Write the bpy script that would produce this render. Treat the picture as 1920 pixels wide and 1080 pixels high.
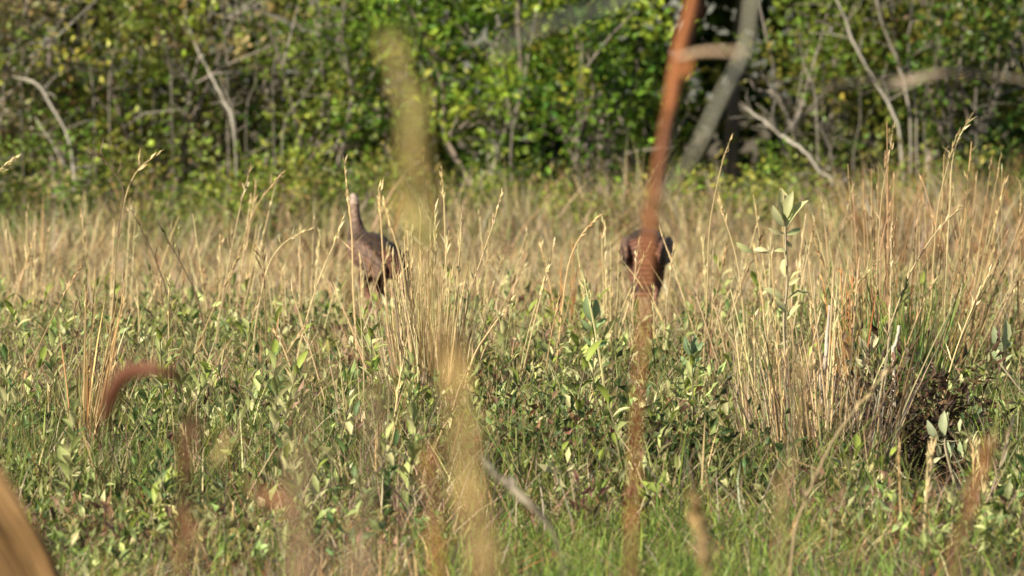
import bpy, math, random
import numpy as np
from mathutils import Vector, Matrix

S = bpy.context.scene
for o in list(bpy.data.objects):
    bpy.data.objects.remove(o, do_unlink=True)
COL = S.collection
random.seed(7)
R = np.random.default_rng(7)

# ------------------------------------------------------------------ camera, sky, sun, exposure
CAM_H, FPX, PITCH = 1.6, 8400.0, math.radians(2.508)
cd = bpy.data.cameras.new('camera')
cam = bpy.data.objects.new('camera', cd)
COL.objects.link(cam)
cam.location = (0, 0, CAM_H)
cam.rotation_euler = (math.pi / 2 - PITCH, 0, 0)
cd.sensor_width = 36.0
cd.lens = 36.0 * FPX / 1920.0
cd.clip_start, cd.clip_end = 0.1, 2000.0
cd.dof.use_dof = True
cd.dof.focus_distance = 19.6
cd.dof.aperture_fstop = 3.8
cd.dof.aperture_blades = 8
S.camera = cam

SUN = Vector((-0.76, -0.44, 0.50)).normalized()
world = bpy.data.worlds.new('World')
S.world = world
world.use_nodes = True
wn = world.node_tree
sky = wn.nodes.new('ShaderNodeTexSky')
sky.sky_type = 'NISHITA'
sky.sun_disc = False
sky.sun_elevation = math.asin(SUN.z)
sky.sun_rotation = math.atan2(SUN.x, SUN.y)
bg = wn.nodes['Background']
bg.inputs['Strength'].default_value = 0.045
wn.links.new(sky.outputs['Color'], bg.inputs['Color'])
sd = bpy.data.lights.new('sun', 'SUN')
sd.energy = 5.0
sd.angle = math.radians(0.53)
sd.color = (1.0, 0.90, 0.72)
sun = bpy.data.objects.new('sun', sd)
COL.objects.link(sun)
sun.location = (-30, -20, 30)
sun.rotation_euler = (-SUN).to_track_quat('-Z', 'Y').to_euler()
S.view_settings.view_transform = 'Standard'
S.view_settings.look = 'None'
S.view_settings.gamma = 1.0
S.view_settings.use_curve_mapping = False
S.view_settings.exposure = 1.10
S.render.engine = 'CYCLES'
S.cycles.max_bounces = 8
S.cycles.diffuse_bounces = 3
S.cycles.glossy_bounces = 2
S.cycles.transmission_bounces = 4
S.cycles.sample_clamp_indirect = 6.0
S.cycles.use_denoising = True

# ------------------------------------------------------------------ helpers
def ground_z(x, y):
    return (0.035 * np.sin(x * 1.3 + 0.7) * np.sin(y * 0.9 + 0.3) + 0.02 * np.sin(x * 3.1 + y * 2.3))

def ray(px, py):
    a, b = (px - 960) / FPX, (540 - py) / FPX
    c, s = math.cos(PITCH), math.sin(PITCH)
    return Vector((a, c + b * s, -s + b * c))

def P(px, py, d):
    """point seen at photo pixel (px, py), d metres away along +Y"""
    r = ray(px, py)
    return Vector((0, 0, CAM_H)) + r * (d / r.y)

def G(px, py):
    """ground point seen at a photo pixel"""
    r = ray(px, py)
    p = Vector((0, 0, CAM_H)) + r * (-CAM_H / r.z)
    p.z = float(ground_z(p.x, p.y))
    return p

def X_at(px, d):
    return (px - 960) / FPX * d

def tag(o, label=None, cat=None, group=None, kind=None):
    if label: o['label'] = label
    if cat: o['category'] = cat
    if group: o['group'] = group
    if kind: o['kind'] = kind
    return o

def empty(name, loc, rz=0.0, label=None, cat=None, group=None):
    o = bpy.data.objects.new(name, None)
    o.empty_display_size = 0.1
    COL.objects.link(o)
    o.location = loc
    o.rotation_euler = (0, 0, rz)
    return tag(o, label, cat, group)

class MB:
    """collects vertices, triangles, quads and colours; builds ONE mesh"""
    def __init__(self):
        self.v, self.c, self.f3, self.f4, self.n = [], [], [], [], 0
    def add(self, v, f3, f4, c):
        v = np.asarray(v, dtype=np.float32).reshape(-1, 3)
        c = np.asarray(c, dtype=np.float32)
        if c.ndim == 1:
            c = np.tile(c[:3], (len(v), 1))
        self.v.append(v); self.c.append(c[:, :3])
        if f3 is not None and len(f3): self.f3.append(np.asarray(f3, dtype=np.int64).reshape(-1, 3) + self.n)
        if f4 is not None and len(f4): self.f4.append(np.asarray(f4, dtype=np.int64).reshape(-1, 4) + self.n)
        self.n += len(v)
    def mesh(self, name, smooth=False):
        me = bpy.data.meshes.new(name)
        V = np.concatenate(self.v)
        C = np.concatenate(self.c)
        F3 = np.concatenate(self.f3) if self.f3 else np.zeros((0, 3), np.int64)
        F4 = np.concatenate(self.f4) if self.f4 else np.zeros((0, 4), np.int64)
        me.vertices.add(len(V))
        me.vertices.foreach_set('co', V.ravel())
        loops = np.concatenate([F3.ravel(), F4.ravel()]).astype(np.int32)
        me.loops.add(len(loops))
        me.loops.foreach_set('vertex_index', loops)
        me.polygons.add(len(F3) + len(F4))
        starts = np.concatenate([np.arange(len(F3)) * 3, len(F3) * 3 + np.arange(len(F4)) * 4]).astype(np.int32)
        me.polygons.foreach_set('loop_start', starts)
        me.polygons.foreach_set('use_smooth', np.full(len(starts), smooth, dtype=bool))
        me.update(calc_edges=True)
        at = me.color_attributes.new('col', 'FLOAT_COLOR', 'POINT')
        at.data.foreach_set('color', np.concatenate([C, np.ones((len(C), 1), np.float32)], 1).astype(np.float32).ravel())
        return me
    def build(self, name, mat, parent=None, loc=None, smooth=False):
        me = self.mesh(name, smooth)
        me.materials.append(mat)
        o = bpy.data.objects.new(name, me)
        COL.objects.link(o)
        if parent: o.parent = parent
        if loc is not None: o.location = loc
        return o

def link(name, me, parent=None):
    o = bpy.data.objects.new(name, me)
    COL.objects.link(o)
    if parent: o.parent = parent
    return o

def add_blades(mb, base, h, w, ang, lean, bend, c0, c1, seg=3, face=None, rng=R):
    """tapered ribbon blades. base (N,3); h,w,ang,lean,bend (N,); c0,c1 (N,3) root and tip colour"""
    base = np.asarray(base, float); N = len(base)
    if N == 0: return
    h, w, ang, lean, bend = [np.broadcast_to(np.asarray(a, float), (N,)) for a in (h, w, ang, lean, bend)]
    c0 = np.broadcast_to(c0, (N, 3)); c1 = np.broadcast_to(c1, (N, 3))
    if face is None: face = rng.uniform(0, math.pi, N)
    dx, dy = np.cos(ang), np.sin(ang)
    wx, wy = np.cos(face), np.sin(face)
    K = 2 * seg + 1
    V = np.zeros((N, K, 3)); C = np.zeros((N, K, 3))
    for k in range(seg + 1):
        t = k / seg
        off = h * (lean * t + bend * t * t)
        z = h * t * (1 - 0.28 * np.minimum(np.abs(bend), 1.6) * t)
        cx, cy, cz = base[:, 0] + dx * off, base[:, 1] + dy * off, base[:, 2] + z
        col = c0 * (1 - t) + c1 * t
        if k < seg:
            ww = 0.5 * w * (1 - t) ** 0.45
            V[:, 2 * k] = np.stack([cx - wx * ww, cy - wy * ww, cz], 1)
            V[:, 2 * k + 1] = np.stack([cx + wx * ww, cy + wy * ww, cz], 1)
            C[:, 2 * k] = col; C[:, 2 * k + 1] = col
        else:
            V[:, 2 * k] = np.stack([cx, cy, cz], 1)
            C[:, 2 * k] = col
    o = (np.arange(N) * K)[:, None]
    f4 = [o + np.array([2 * k, 2 * k + 1, 2 * k + 3, 2 * k + 2]) for k in range(seg - 1)]
    f3 = o + np.array([2 * seg - 2, 2 * seg - 1, 2 * seg])
    mb.add(V.reshape(-1, 3), f3, np.concatenate(f4) if f4 else None, C.reshape(-1, 3))

def unit(a):
    return a / np.maximum(np.linalg.norm(a, axis=-1, keepdims=True), 1e-9)

def add_leaves(mb, p, axis, L, W, col, fold=0.35, curl=0.15, rng=R):
    """folded pointed leaves, four triangles each"""
    p = np.asarray(p, float); N = len(p)
    if N == 0: return
    a = unit(np.asarray(axis, float))
    rv = unit(rng.normal(size=(N, 3)) + np.array([0, 0, 0.6]))
    side = unit(np.cross(a, rv)); nrm = np.cross(side, a)
    L = np.broadcast_to(L, (N,))[:, None]; W = np.broadcast_to(W, (N,))[:, None]
    m = p + a * L * 0.48
    V = np.zeros((N, 5, 3))
    V[:, 0] = p
    V[:, 1] = m - side * W * 0.5 + nrm * W * fold
    V[:, 2] = m + nrm * L * curl * 0.5
    V[:, 3] = m + side * W * 0.5 + nrm * W * fold
    V[:, 4] = p + a * L - nrm * L * curl * 0.3
    o = (np.arange(N) * 5)[:, None, None]
    f = np.array([[0, 2, 1], [0, 3, 2], [1, 2, 4], [2, 3, 4]])[None] + o
    C = np.repeat(np.broadcast_to(col, (N, 3))[:, None, :], 5, 1)
    mb.add(V.reshape(-1, 3), f.reshape(-1, 3), None, C.reshape(-1, 3))

def add_tube(mb, pts, rad, col, sides=6, col2=None):
    pts = [Vector(p) for p in pts]; n = len(pts)
    V, C = [], []
    for i, p in enumerate(pts):
        d = (pts[min(i + 1, n - 1)] - pts[max(i - 1, 0)]).normalized()
        u = d.cross(Vector((0.13, 0.97, 0.21)))
        if u.length < 0.1: u = d.cross(Vector((1, 0, 0)))
        u.normalize(); v = d.cross(u)
        r = rad[i] if hasattr(rad, '__len__') else rad
        t = i / (n - 1)
        cc = np.asarray(col) * (1 - t) + np.asarray(col if col2 is None else col2) * t
        for k in range(sides):
            a = 2 * math.pi * k / sides
            V.append(p + (u * math.cos(a) + v * math.sin(a)) * r); C.append(cc)
    f4 = []
    for i in range(n - 1):
        for k in range(sides):
            k2 = (k + 1) % sides
            f4.append((i * sides + k, i * sides + k2, (i + 1) * sides + k2, (i + 1) * sides + k))
    f3 = []
    for k in range(1, sides - 1):
        f3.append((0, k + 1, k)); b = (n - 1) * sides; f3.append((b, b + k, b + k + 1))
    mb.add([tuple(v) for v in V], f3, f4, np.array(C))

def smooth_path(pts, per=4):
    """Catmull-Rom through pts"""
    pts = [Vector(p) for p in pts]
    if len(pts) < 3: return pts
    q = [pts[0] * 2 - pts[1]] + pts + [pts[-1] * 2 - pts[-2]]
    out = []
    for i in range(1, len(q) - 2):
        for k in range(per):
            t = k / per
            a, b, c, d = q[i - 1], q[i], q[i + 1], q[i + 2]
            out.append(0.5 * ((2 * b) + (c - a) * t + (2 * a - 5 * b + 4 * c - d) * t * t + (3 * b - a - 3 * c + d) * t ** 3))
    out.append(pts[-1])
    return out

def interp(vals, n):
    return np.interp(np.linspace(0, 1, n), np.linspace(0, 1, len(vals)), vals)

def vary(col, n, amt=0.25, hue=0.12, rng=R):
    """n copies of a colour, each leaf or blade a little lighter, darker, yellower"""
    c = np.tile(np.asarray(col, float), (n, 1))
    c *= np.exp(rng.normal(0, amt, (n, 1)))
    c *= np.exp(rng.normal(0, hue, (n, 3)) * np.array([1.0, 0.5, 1.0]))
    return np.clip(c, 0.003, 0.85)

def pick(cols, wts, n, amt=0.22, rng=R):
    cols = np.asarray(cols, float); w = np.asarray(wts, float); w /= w.sum()
    c = cols[rng.choice(len(cols), n, p=w)]
    c = c * np.exp(rng.normal(0, amt, (n, 1))) * np.exp(rng.normal(0, 0.08, (n, 3)))
    return np.clip(c, 0.003, 0.85)

ORD = 'first second third fourth fifth sixth seventh eighth ninth tenth eleventh twelfth thirteenth fourteenth fifteenth sixteenth seventeenth eighteenth nineteenth twentieth'.split()

# ------------------------------------------------------------------ materials
def leaf_material(name, rough=0.5, trans=0.3, spec=0.4, tint=0.25, grain=60.0):
    m = bpy.data.materials.new(name); m.use_nodes = True
    nt = m.node_tree; n = nt.nodes; l = nt.links
    b = n['Principled BSDF']; out = n['Material Output']
    at = n.new('ShaderNodeAttribute'); at.attribute_name = 'col'
    oi = n.new('ShaderNodeObjectInfo')
    tc = n.new('ShaderNodeTexCoord')
    nz = n.new('ShaderNodeTexNoise'); nz.inputs['Scale'].default_value = grain; nz.inputs['Detail'].default_value = 3
    l.new(tc.outputs['Object'], nz.inputs['Vector'])
    add = n.new('ShaderNodeMath'); add.operation = 'ADD'
    l.new(oi.outputs['Random'], add.inputs[0]); l.new(nz.outputs['Fac'], add.inputs[1])
    mr = n.new('ShaderNodeMapRange')
    mr.inputs['From Min'].default_value = 0.3; mr.inputs['From Max'].default_value = 1.7
    mr.inputs['To Min'].default_value = 1 - tint; mr.inputs['To Max'].default_value = 1 + tint
    l.new(add.outputs[0], mr.inputs['Value'])
    mul = n.new('ShaderNodeVectorMath'); mul.operation = 'SCALE'
    l.new(at.outputs['Color'], mul.inputs[0]); l.new(mr.outputs['Result'], mul.inputs['Scale'])
    l.new(mul.outputs[0], b.inputs['Base Color'])
    b.inputs['Roughness'].default_value = rough
    b.inputs['Specular IOR Level'].default_value = spec
    tr = n.new('ShaderNodeBsdfTranslucent')
    l.new(mul.outputs[0], tr.inputs['Color'])
    mx = n.new('ShaderNodeMixShader'); mx.inputs['Fac'].default_value = trans
    l.new(b.outputs[0], mx.inputs[1]); l.new(tr.outputs[0], mx.inputs[2])
    l.new(mx.outputs[0], out.inputs['Surface'])
    return m

def bark_material(name, scale=30.0, bump=0.6):
    m = bpy.data.materials.new(name); m.use_nodes = True
    nt = m.node_tree; n = nt.nodes; l = nt.links
    b = n['Principled BSDF']; b.inputs['Roughness'].default_value = 0.85
    at = n.new('ShaderNodeAttribute'); at.attribute_name = 'col'
    tc = n.new('ShaderNodeTexCoord')
    mp = n.new('ShaderNodeMapping'); mp.inputs['Scale'].default_value = (1, 1, 0.25)
    nz = n.new('ShaderNodeTexNoise'); nz.inputs['Scale'].default_value = scale; nz.inputs['Detail'].default_value = 6
    l.new(tc.outputs['Object'], mp.inputs['Vector']); l.new(mp.outputs[0], nz.inputs['Vector'])
    mr = n.new('ShaderNodeMapRange'); mr.inputs['To Min'].default_value = 0.45; mr.inputs['To Max'].default_value = 1.5
    l.new(nz.outputs['Fac'], mr.inputs['Value'])
    mul = n.new('ShaderNodeVectorMath'); mul.operation = 'SCALE'
    l.new(at.outputs['Color'], mul.inputs[0]); l.new(mr.outputs[0], mul.inputs['Scale'])
    l.new(mul.outputs[0], b.inputs['Base Color'])
    bp = n.new('ShaderNodeBump'); bp.inputs['Strength'].default_value = bump; bp.inputs['Distance'].default_value = 0.01
    l.new(nz.outputs['Fac'], bp.inputs['Height']); l.new(bp.outputs[0], b.inputs['Normal'])
    return m

M_LEAF = leaf_material('thicket_leaf', 0.38, 0.42, 0.3, 0.2, 8)
M_FORB = leaf_material('forb_leaf', 0.5, 0.36, 0.25, 0.22, 40)
M_DRY = leaf_material('dry_grass_blade', 0.55, 0.25, 0.3, 0.18, 30)
M_GREEN = leaf_material('green_grass_blade', 0.5, 0.4, 0.25, 0.2, 30)
M_STALK = leaf_material('dead_stalk', 0.6, 0.12, 0.25, 0.3, 25)
M_BARK = bark_material('bark')

def ground_material():
    m = bpy.data.materials.new('meadow_soil'); m.use_nodes = True
    nt = m.node_tree; n = nt.nodes; l = nt.links
    b = n['Principled BSDF']; b.inputs['Roughness'].default_value = 0.95
    tc = n.new('ShaderNodeTexCoord')
    a = n.new('ShaderNodeTexNoise'); a.inputs['Scale'].default_value = 1.4; a.inputs['Detail'].default_value = 8
    c = n.new('ShaderNodeTexNoise'); c.inputs['Scale'].default_value = 28; c.inputs['Detail'].default_value = 8
    l.new(tc.outputs['Object'], a.inputs['Vector']); l.new(tc.outputs['Object'], c.inputs['Vector'])
    r1 = n.new('ShaderNodeValToRGB')
    r1.color_ramp.elements[0].position = 0.3; r1.color_ramp.elements[0].color = (0.045, 0.040, 0.018, 1)
    r1.color_ramp.elements[1].position = 0.7; r1.color_ramp.elements[1].color = (0.13, 0.095, 0.05, 1)
    l.new(a.outputs['Fac'], r1.inputs['Fac'])
    mr = n.new('ShaderNodeMapRange'); mr.inputs['To Min'].default_value = 0.4; mr.inputs['To Max'].default_value = 1.6
    l.new(c.outputs['Fac'], mr.inputs['Value'])
    mul = n.new('ShaderNodeVectorMath'); mul.operation = 'SCALE'
    l.new(r1.outputs[0], mul.inputs[0]); l.new(mr.outputs[0], mul.inputs['Scale'])
    l.new(mul.outputs[0], b.inputs['Base Color'])
    bp = n.new('ShaderNodeBump'); bp.inputs['Strength'].default_value = 0.8; bp.inputs['Distance'].default_value = 0.04
    l.new(c.outputs['Fac'], bp.inputs['Height']); l.new(bp.outputs[0], b.inputs['Normal'])
    return m

# ------------------------------------------------------------------ the setting
def make_ground():
    xs = np.concatenate([[-900, -300, -90, -40], np.linspace(-14, 14, 113), [40, 90, 300, 900]])
    ys = np.concatenate([[-600, -100, -20], np.linspace(0, 80, 241), [120, 300, 900]])
    gx, gy = np.meshgrid(xs, ys)
    near = (np.abs(gx) < 15) & (gy > -1) & (gy < 81)
    gz = np.where(near, ground_z(gx, gy), 0.0)
    V = np.stack([gx, gy, gz], -1).reshape(-1, 3)
    nx, ny = len(xs), len(ys)
    i, j = np.meshgrid(np.arange(nx - 1), np.arange(ny - 1))
    k = (j * nx + i).ravel()
    mb = MB(); mb.add(V, None, np.stack([k, k + 1, k + nx + 1, k + nx], 1), np.array([0.1, 0.08, 0.05]))
    o = mb.build('ground', ground_material(), smooth=True)
    tag(o, kind='structure')
make_ground()

TAN = (0.46, 0.34, 0.175); STRAW = (0.66, 0.53, 0.29); RUST = (0.33, 0.155, 0.06)
DUN = (0.27, 0.19, 0.10); GREYTAN = (0.34, 0.29, 0.20)
GRASS = (0.17, 0.235, 0.045); DEEP = (0.085, 0.135, 0.026); LIME = (0.25, 0.31, 0.06)
SAGE = (0.33, 0.37, 0.14); PALE = (0.52, 0.50, 0.25); BLUEGREEN = (0.13, 0.21, 0.07)

def noise2(x, y, s, seed):
    q = np.random.default_rng(seed)
    v = 0
    for _ in range(6):
        a = q.uniform(0, 6.28); f = s * q.uniform(0.6, 1.7)
        v = v + np.sin((x * math.cos(a) + y * math.sin(a)) * f + q.uniform(0, 6.28))
    return v / 3.0

def field(d0, d1, n, marg=1.35, extra=0.6):
    """random ground points in the wedge of view (with room for a step to the side)"""
    y = np.sqrt(R.uniform(d0 * d0, d1 * d1, n))
    hw = 960 / FPX * y * marg + extra
    x = R.uniform(-1, 1, n) * hw
    return x, y

def px_of(x, y):
    return x / y * FPX + 960

def by_bird(x, y):
    """trodden strips in front of the two birds"""
    k = np.zeros(np.shape(x), bool)
    for bx in (705, 1212):
        k |= (np.abs(x - X_at(bx, 1.0) * y) < 0.30) & (y > 26.3) & (y < 30.4)
    return k

HOLLOW = G(1705, 905)
def open_spot(x, y):
    """few plants grow in the bare hollow beside the big tussock"""
    return (((x - HOLLOW.x) / 0.25) ** 2 + ((y - HOLLOW.y) / 1.7) ** 2) > 1.0

# far field of dry grass, from behind the shrubs at the front to the thicket
def far_dry_grass():
    mb = MB()
    x, y = field(25.0, 43.5, 90000)
    keep = R.uniform(0, 1, len(x)) < np.clip((y - 25.5) / 4.0, 0.08, 1)
    x, y = x[keep], y[keep]
    n = len(x)
    nz = noise2(x, y, 1.1, 3)
    h = np.clip(R.normal(0.24, 0.07, n) + 0.04 * nz - 0.05 * (y < 31), 0.08, 0.5)
    h = np.where(by_bird(x, y), h * 0.5, h)
    c = pick([TAN, STRAW, DUN, GREYTAN, (0.27, 0.26, 0.10), RUST], [5, 4, 2.2, 2.5, 3.0, 0.8], n)
    late = np.clip((y - 38.5) / 4, 0, 1)[:, None] * (R.uniform(0, 1, (n, 1)) < 0.5 + 0.4 * noise2(x, y, 1.2, 44)[:, None])
    c = c * (1 - late) + pick([(0.20, 0.22, 0.07), (0.15, 0.18, 0.05)], [1, 1], n) * late
    add_blades(mb, np.stack([x, y, ground_z(x, y) - 0.01], 1), h, R.uniform(0.008, 0.016, n), R.uniform(0, 6.28, n),
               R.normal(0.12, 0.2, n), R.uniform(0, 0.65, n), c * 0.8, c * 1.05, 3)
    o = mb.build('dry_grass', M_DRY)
    tag(o, 'sea of tan dry grass behind the birds reaching to the thicket', 'grass', kind='stuff')
far_dry_grass()

def mid_grass():
    """green and straw blades between the leafy forbs in front of the birds"""
    mb = MB()
    x, y = field(16.6, 29.5, 62000)
    k = open_spot(x, y); x, y = x[k], y[k]
    n = len(x)
    nz = noise2(x, y, 1.6, 5)
    dry = 1 / (1 + np.exp(-(nz * 1.7 + (y - 24.3) * 0.30)))
    isd = R.uniform(0, 1, n) < dry
    cg = pick([(0.19, 0.225, 0.06), DEEP, LIME, BLUEGREEN, (0.24, 0.24, 0.09)], [4, 2.5, 1.6, 1, 3], n)
    ct = pick([TAN, STRAW, DUN, GREYTAN, RUST, (0.26, 0.17, 0.12)], [4, 4, 2, 2, 1, 2.5], n)
    c = np.where(isd[:, None], ct, cg)
    h = np.clip(R.normal(0.25, 0.09, n) + 0.05 * nz + np.where(isd, 0.05, 0), 0.08, 0.6) * np.where(by_bird(x, y), 0.5, 1)
    add_blades(mb, np.stack([x, y, ground_z(x, y) - 0.01], 1), h, R.uniform(0.005, 0.010, n), R.uniform(0, 6.28, n),
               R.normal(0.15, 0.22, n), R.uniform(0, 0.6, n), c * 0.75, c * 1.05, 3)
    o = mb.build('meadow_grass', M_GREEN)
    tag(o, 'mixed green and straw grass filling the meadow between the leafy plants', 'grass', kind='stuff')
mid_grass()

def near_grass():
    """short green turf along the bottom of the picture, scruffier to the left"""
    mb = MB()
    x, y = field(13.6, 19.5, 60000, 1.4)
    p = px_of(x, y)
    lush = np.exp(-((p - 1150) / 360.0) ** 2) * np.exp(-np.maximum(y - 16.2, 0) / 0.7)
    keep = (R.uniform(0, 1, len(x)) < 0.40 + 0.7 * lush) & open_spot(x, y)
    x, y, p, lush = x[keep], y[keep], p[keep], lush[keep]
    n = len(x)
    isd = R.uniform(0, 1, n) < np.clip(0.42 - 0.3 * lush + 0.15 * noise2(x, y, 2.3, 8) + 0.4 * np.exp(-((p - 620) / 190) ** 2), 0.05, 0.9)
    cg = pick([GRASS, LIME, DEEP, (0.18, 0.28, 0.06)], [4, 3, 1.5, 4], n)
    ct = pick([TAN, DUN, GREYTAN, RUST, STRAW], [3, 3, 3, 1.6, 2], n)
    c = np.where(isd[:, None], ct, cg)
    h = np.clip(R.normal(0.095, 0.035, n) + 0.045 * (1 - lush), 0.04, 0.3)
    add_blades(mb, np.stack([x, y, ground_z(x, y) - 0.01], 1), h, R.uniform(0.004, 0.008, n), R.uniform(0, 6.28, n),
               R.normal(0.2, 0.25, n), R.uniform(0, 0.9, n), c * 0.8, c * 1.05, 3)
    o = mb.build('short_grass', M_GREEN)
    tag(o, 'short green turf along the bottom edge of the picture', 'grass', kind='stuff')
near_grass()

def litter():
    """dead stems and bits lying flat on the soil"""
    mb = MB()
    x, y = field(13.6, 29, 16000)
    n = len(x)
    c = pick([DUN, GREYTAN, (0.17, 0.10, 0.07), TAN, RUST], [3, 3, 3, 1.5, 1], n)
    a = R.uniform(0, 6.28, n)
    add_blades(mb, np.stack([x, y, ground_z(x, y) + R.uniform(0.005, 0.05, n)], 1), R.uniform(0.03, 0.09, n), R.uniform(0.004, 0.009, n),
               a, R.uniform(1.0, 3.5, n), R.uniform(0, 0.6, n), c, c, 2)
    o = mb.build('plant_litter', M_DRY)
    tag(o, 'brown and grey dead plant litter scattered over the soil', 'litter', kind='stuff')
litter()

def ground_cover():
    """uncountable small-leaved ground cover under the forbs"""
    mb = MB()
    x, y = field(14.6, 29.0, 7600)
    k = open_spot(x, y) & (R.uniform(0, 1, len(x)) < np.clip(0.72 + 0.5 * noise2(x, y, 2.6, 61), 0.12, 1)) & (R.uniform(0, 1, len(x)) < np.where((y < 16.3) & (np.abs(px_of(x, y) - 1180) < 380), 0.15, 1)); x, y = x[k], y[k]
    n = len(x)
    hh = np.clip(R.normal(0.13, 0.05, n) + 0.07 * (y > 22) + 0.05 * noise2(x, y, 1.5, 9) + 0.03 * (y > 18), 0.03, 0.34) * np.where(by_bird(x, y), 0.5, 1)
    pal = pick([SAGE, DEEP, GRASS, PALE, BLUEGREEN, (0.21, 0.215, 0.075), (0.20, 0.13, 0.08)], [5, 2.4, 1.6, 2.4, 1.4, 5, 2.2], n, 0.2)
    brown = (noise2(x, y, 1.9, 62) + 1.1 * np.exp(-((px_of(x, y) - 620) / 190) ** 2 - ((y - 17.8) / 1.3) ** 2) - 0.55 > 0) & (R.uniform(0, 1, n) < 0.5)
    pal = np.where(brown[:, None], pick([(0.16, 0.095, 0.055), (0.22, 0.16, 0.10), (0.13, 0.12, 0.045)], [3, 2, 2], n), pal)
    m = 11
    bx, by, bh = np.repeat(x, m), np.repeat(y, m), np.repeat(hh, m)
    N = n * m
    p = np.stack([bx + R.normal(0, 0.055, N), by + R.normal(0, 0.055, N), ground_z(bx, by) + bh * R.uniform(0.1, 1.1, N)], 1)
    ax = np.stack([R.normal(0, 0.6, N), R.normal(0, 0.6, N), R.uniform(0.15, 1.3, N)], 1)
    col = np.repeat(pal, m, 0) * np.exp(R.normal(0, 0.22, (N, 1)))
    L = R.uniform(0.032, 0.08, N) * np.where(by > 18.5, 1.2, 1.0)
    add_leaves(mb, p, ax, L, L * R.uniform(0.26, 0.42, N), np.clip(col, 0, 0.8))
    o = mb.build('ground_cover', M_FORB)
    tag(o, 'low leafy green ground cover in front of the birds', 'ground cover', kind='stuff')
ground_cover()

def dead_stems():
    """upright brown and grey dead stems of last year, thick in patches"""
    mb = MB()
    x, y = field(15.6, 23.5, 24000)
    p = px_of(x, y)
    patch = noise2(x, y, 2.2, 51) + 1.3 * np.exp(-((p - 640) / 210) ** 2) + 0.8 * np.exp(-((p - 1450) / 170) ** 2) - 1.2 * np.exp(-((p - 1150) / 300) ** 2) * (y < 16.6)
    k = (R.uniform(0, 1, len(x)) < np.clip(0.18 + 0.42 * patch, 0.03, 0.9)) & open_spot(x, y)
    x, y = x[k], y[k]; n = len(x)
    c = pick([(0.27, 0.18, 0.125), (0.33, 0.27, 0.20), (0.20, 0.125, 0.08), (0.42, 0.34, 0.22), (0.11, 0.075, 0.05)], [3, 3, 3, 2, 2], n)
    add_blades(mb, np.stack([x, y, ground_z(x, y) - 0.01], 1), R.uniform(0.10, 0.34, n), R.uniform(0.005, 0.009, n), R.uniform(0, 6.28, n),
               R.normal(0.25, 0.3, n), R.uniform(0, 0.5, n), c * 0.8, c, 3)
    o = mb.build('dead_stems', M_DRY)
    tag(o, 'brown and grey dead plant stems standing thick in the lower meadow', 'dead stems', kind='stuff')
dead_stems()

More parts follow.
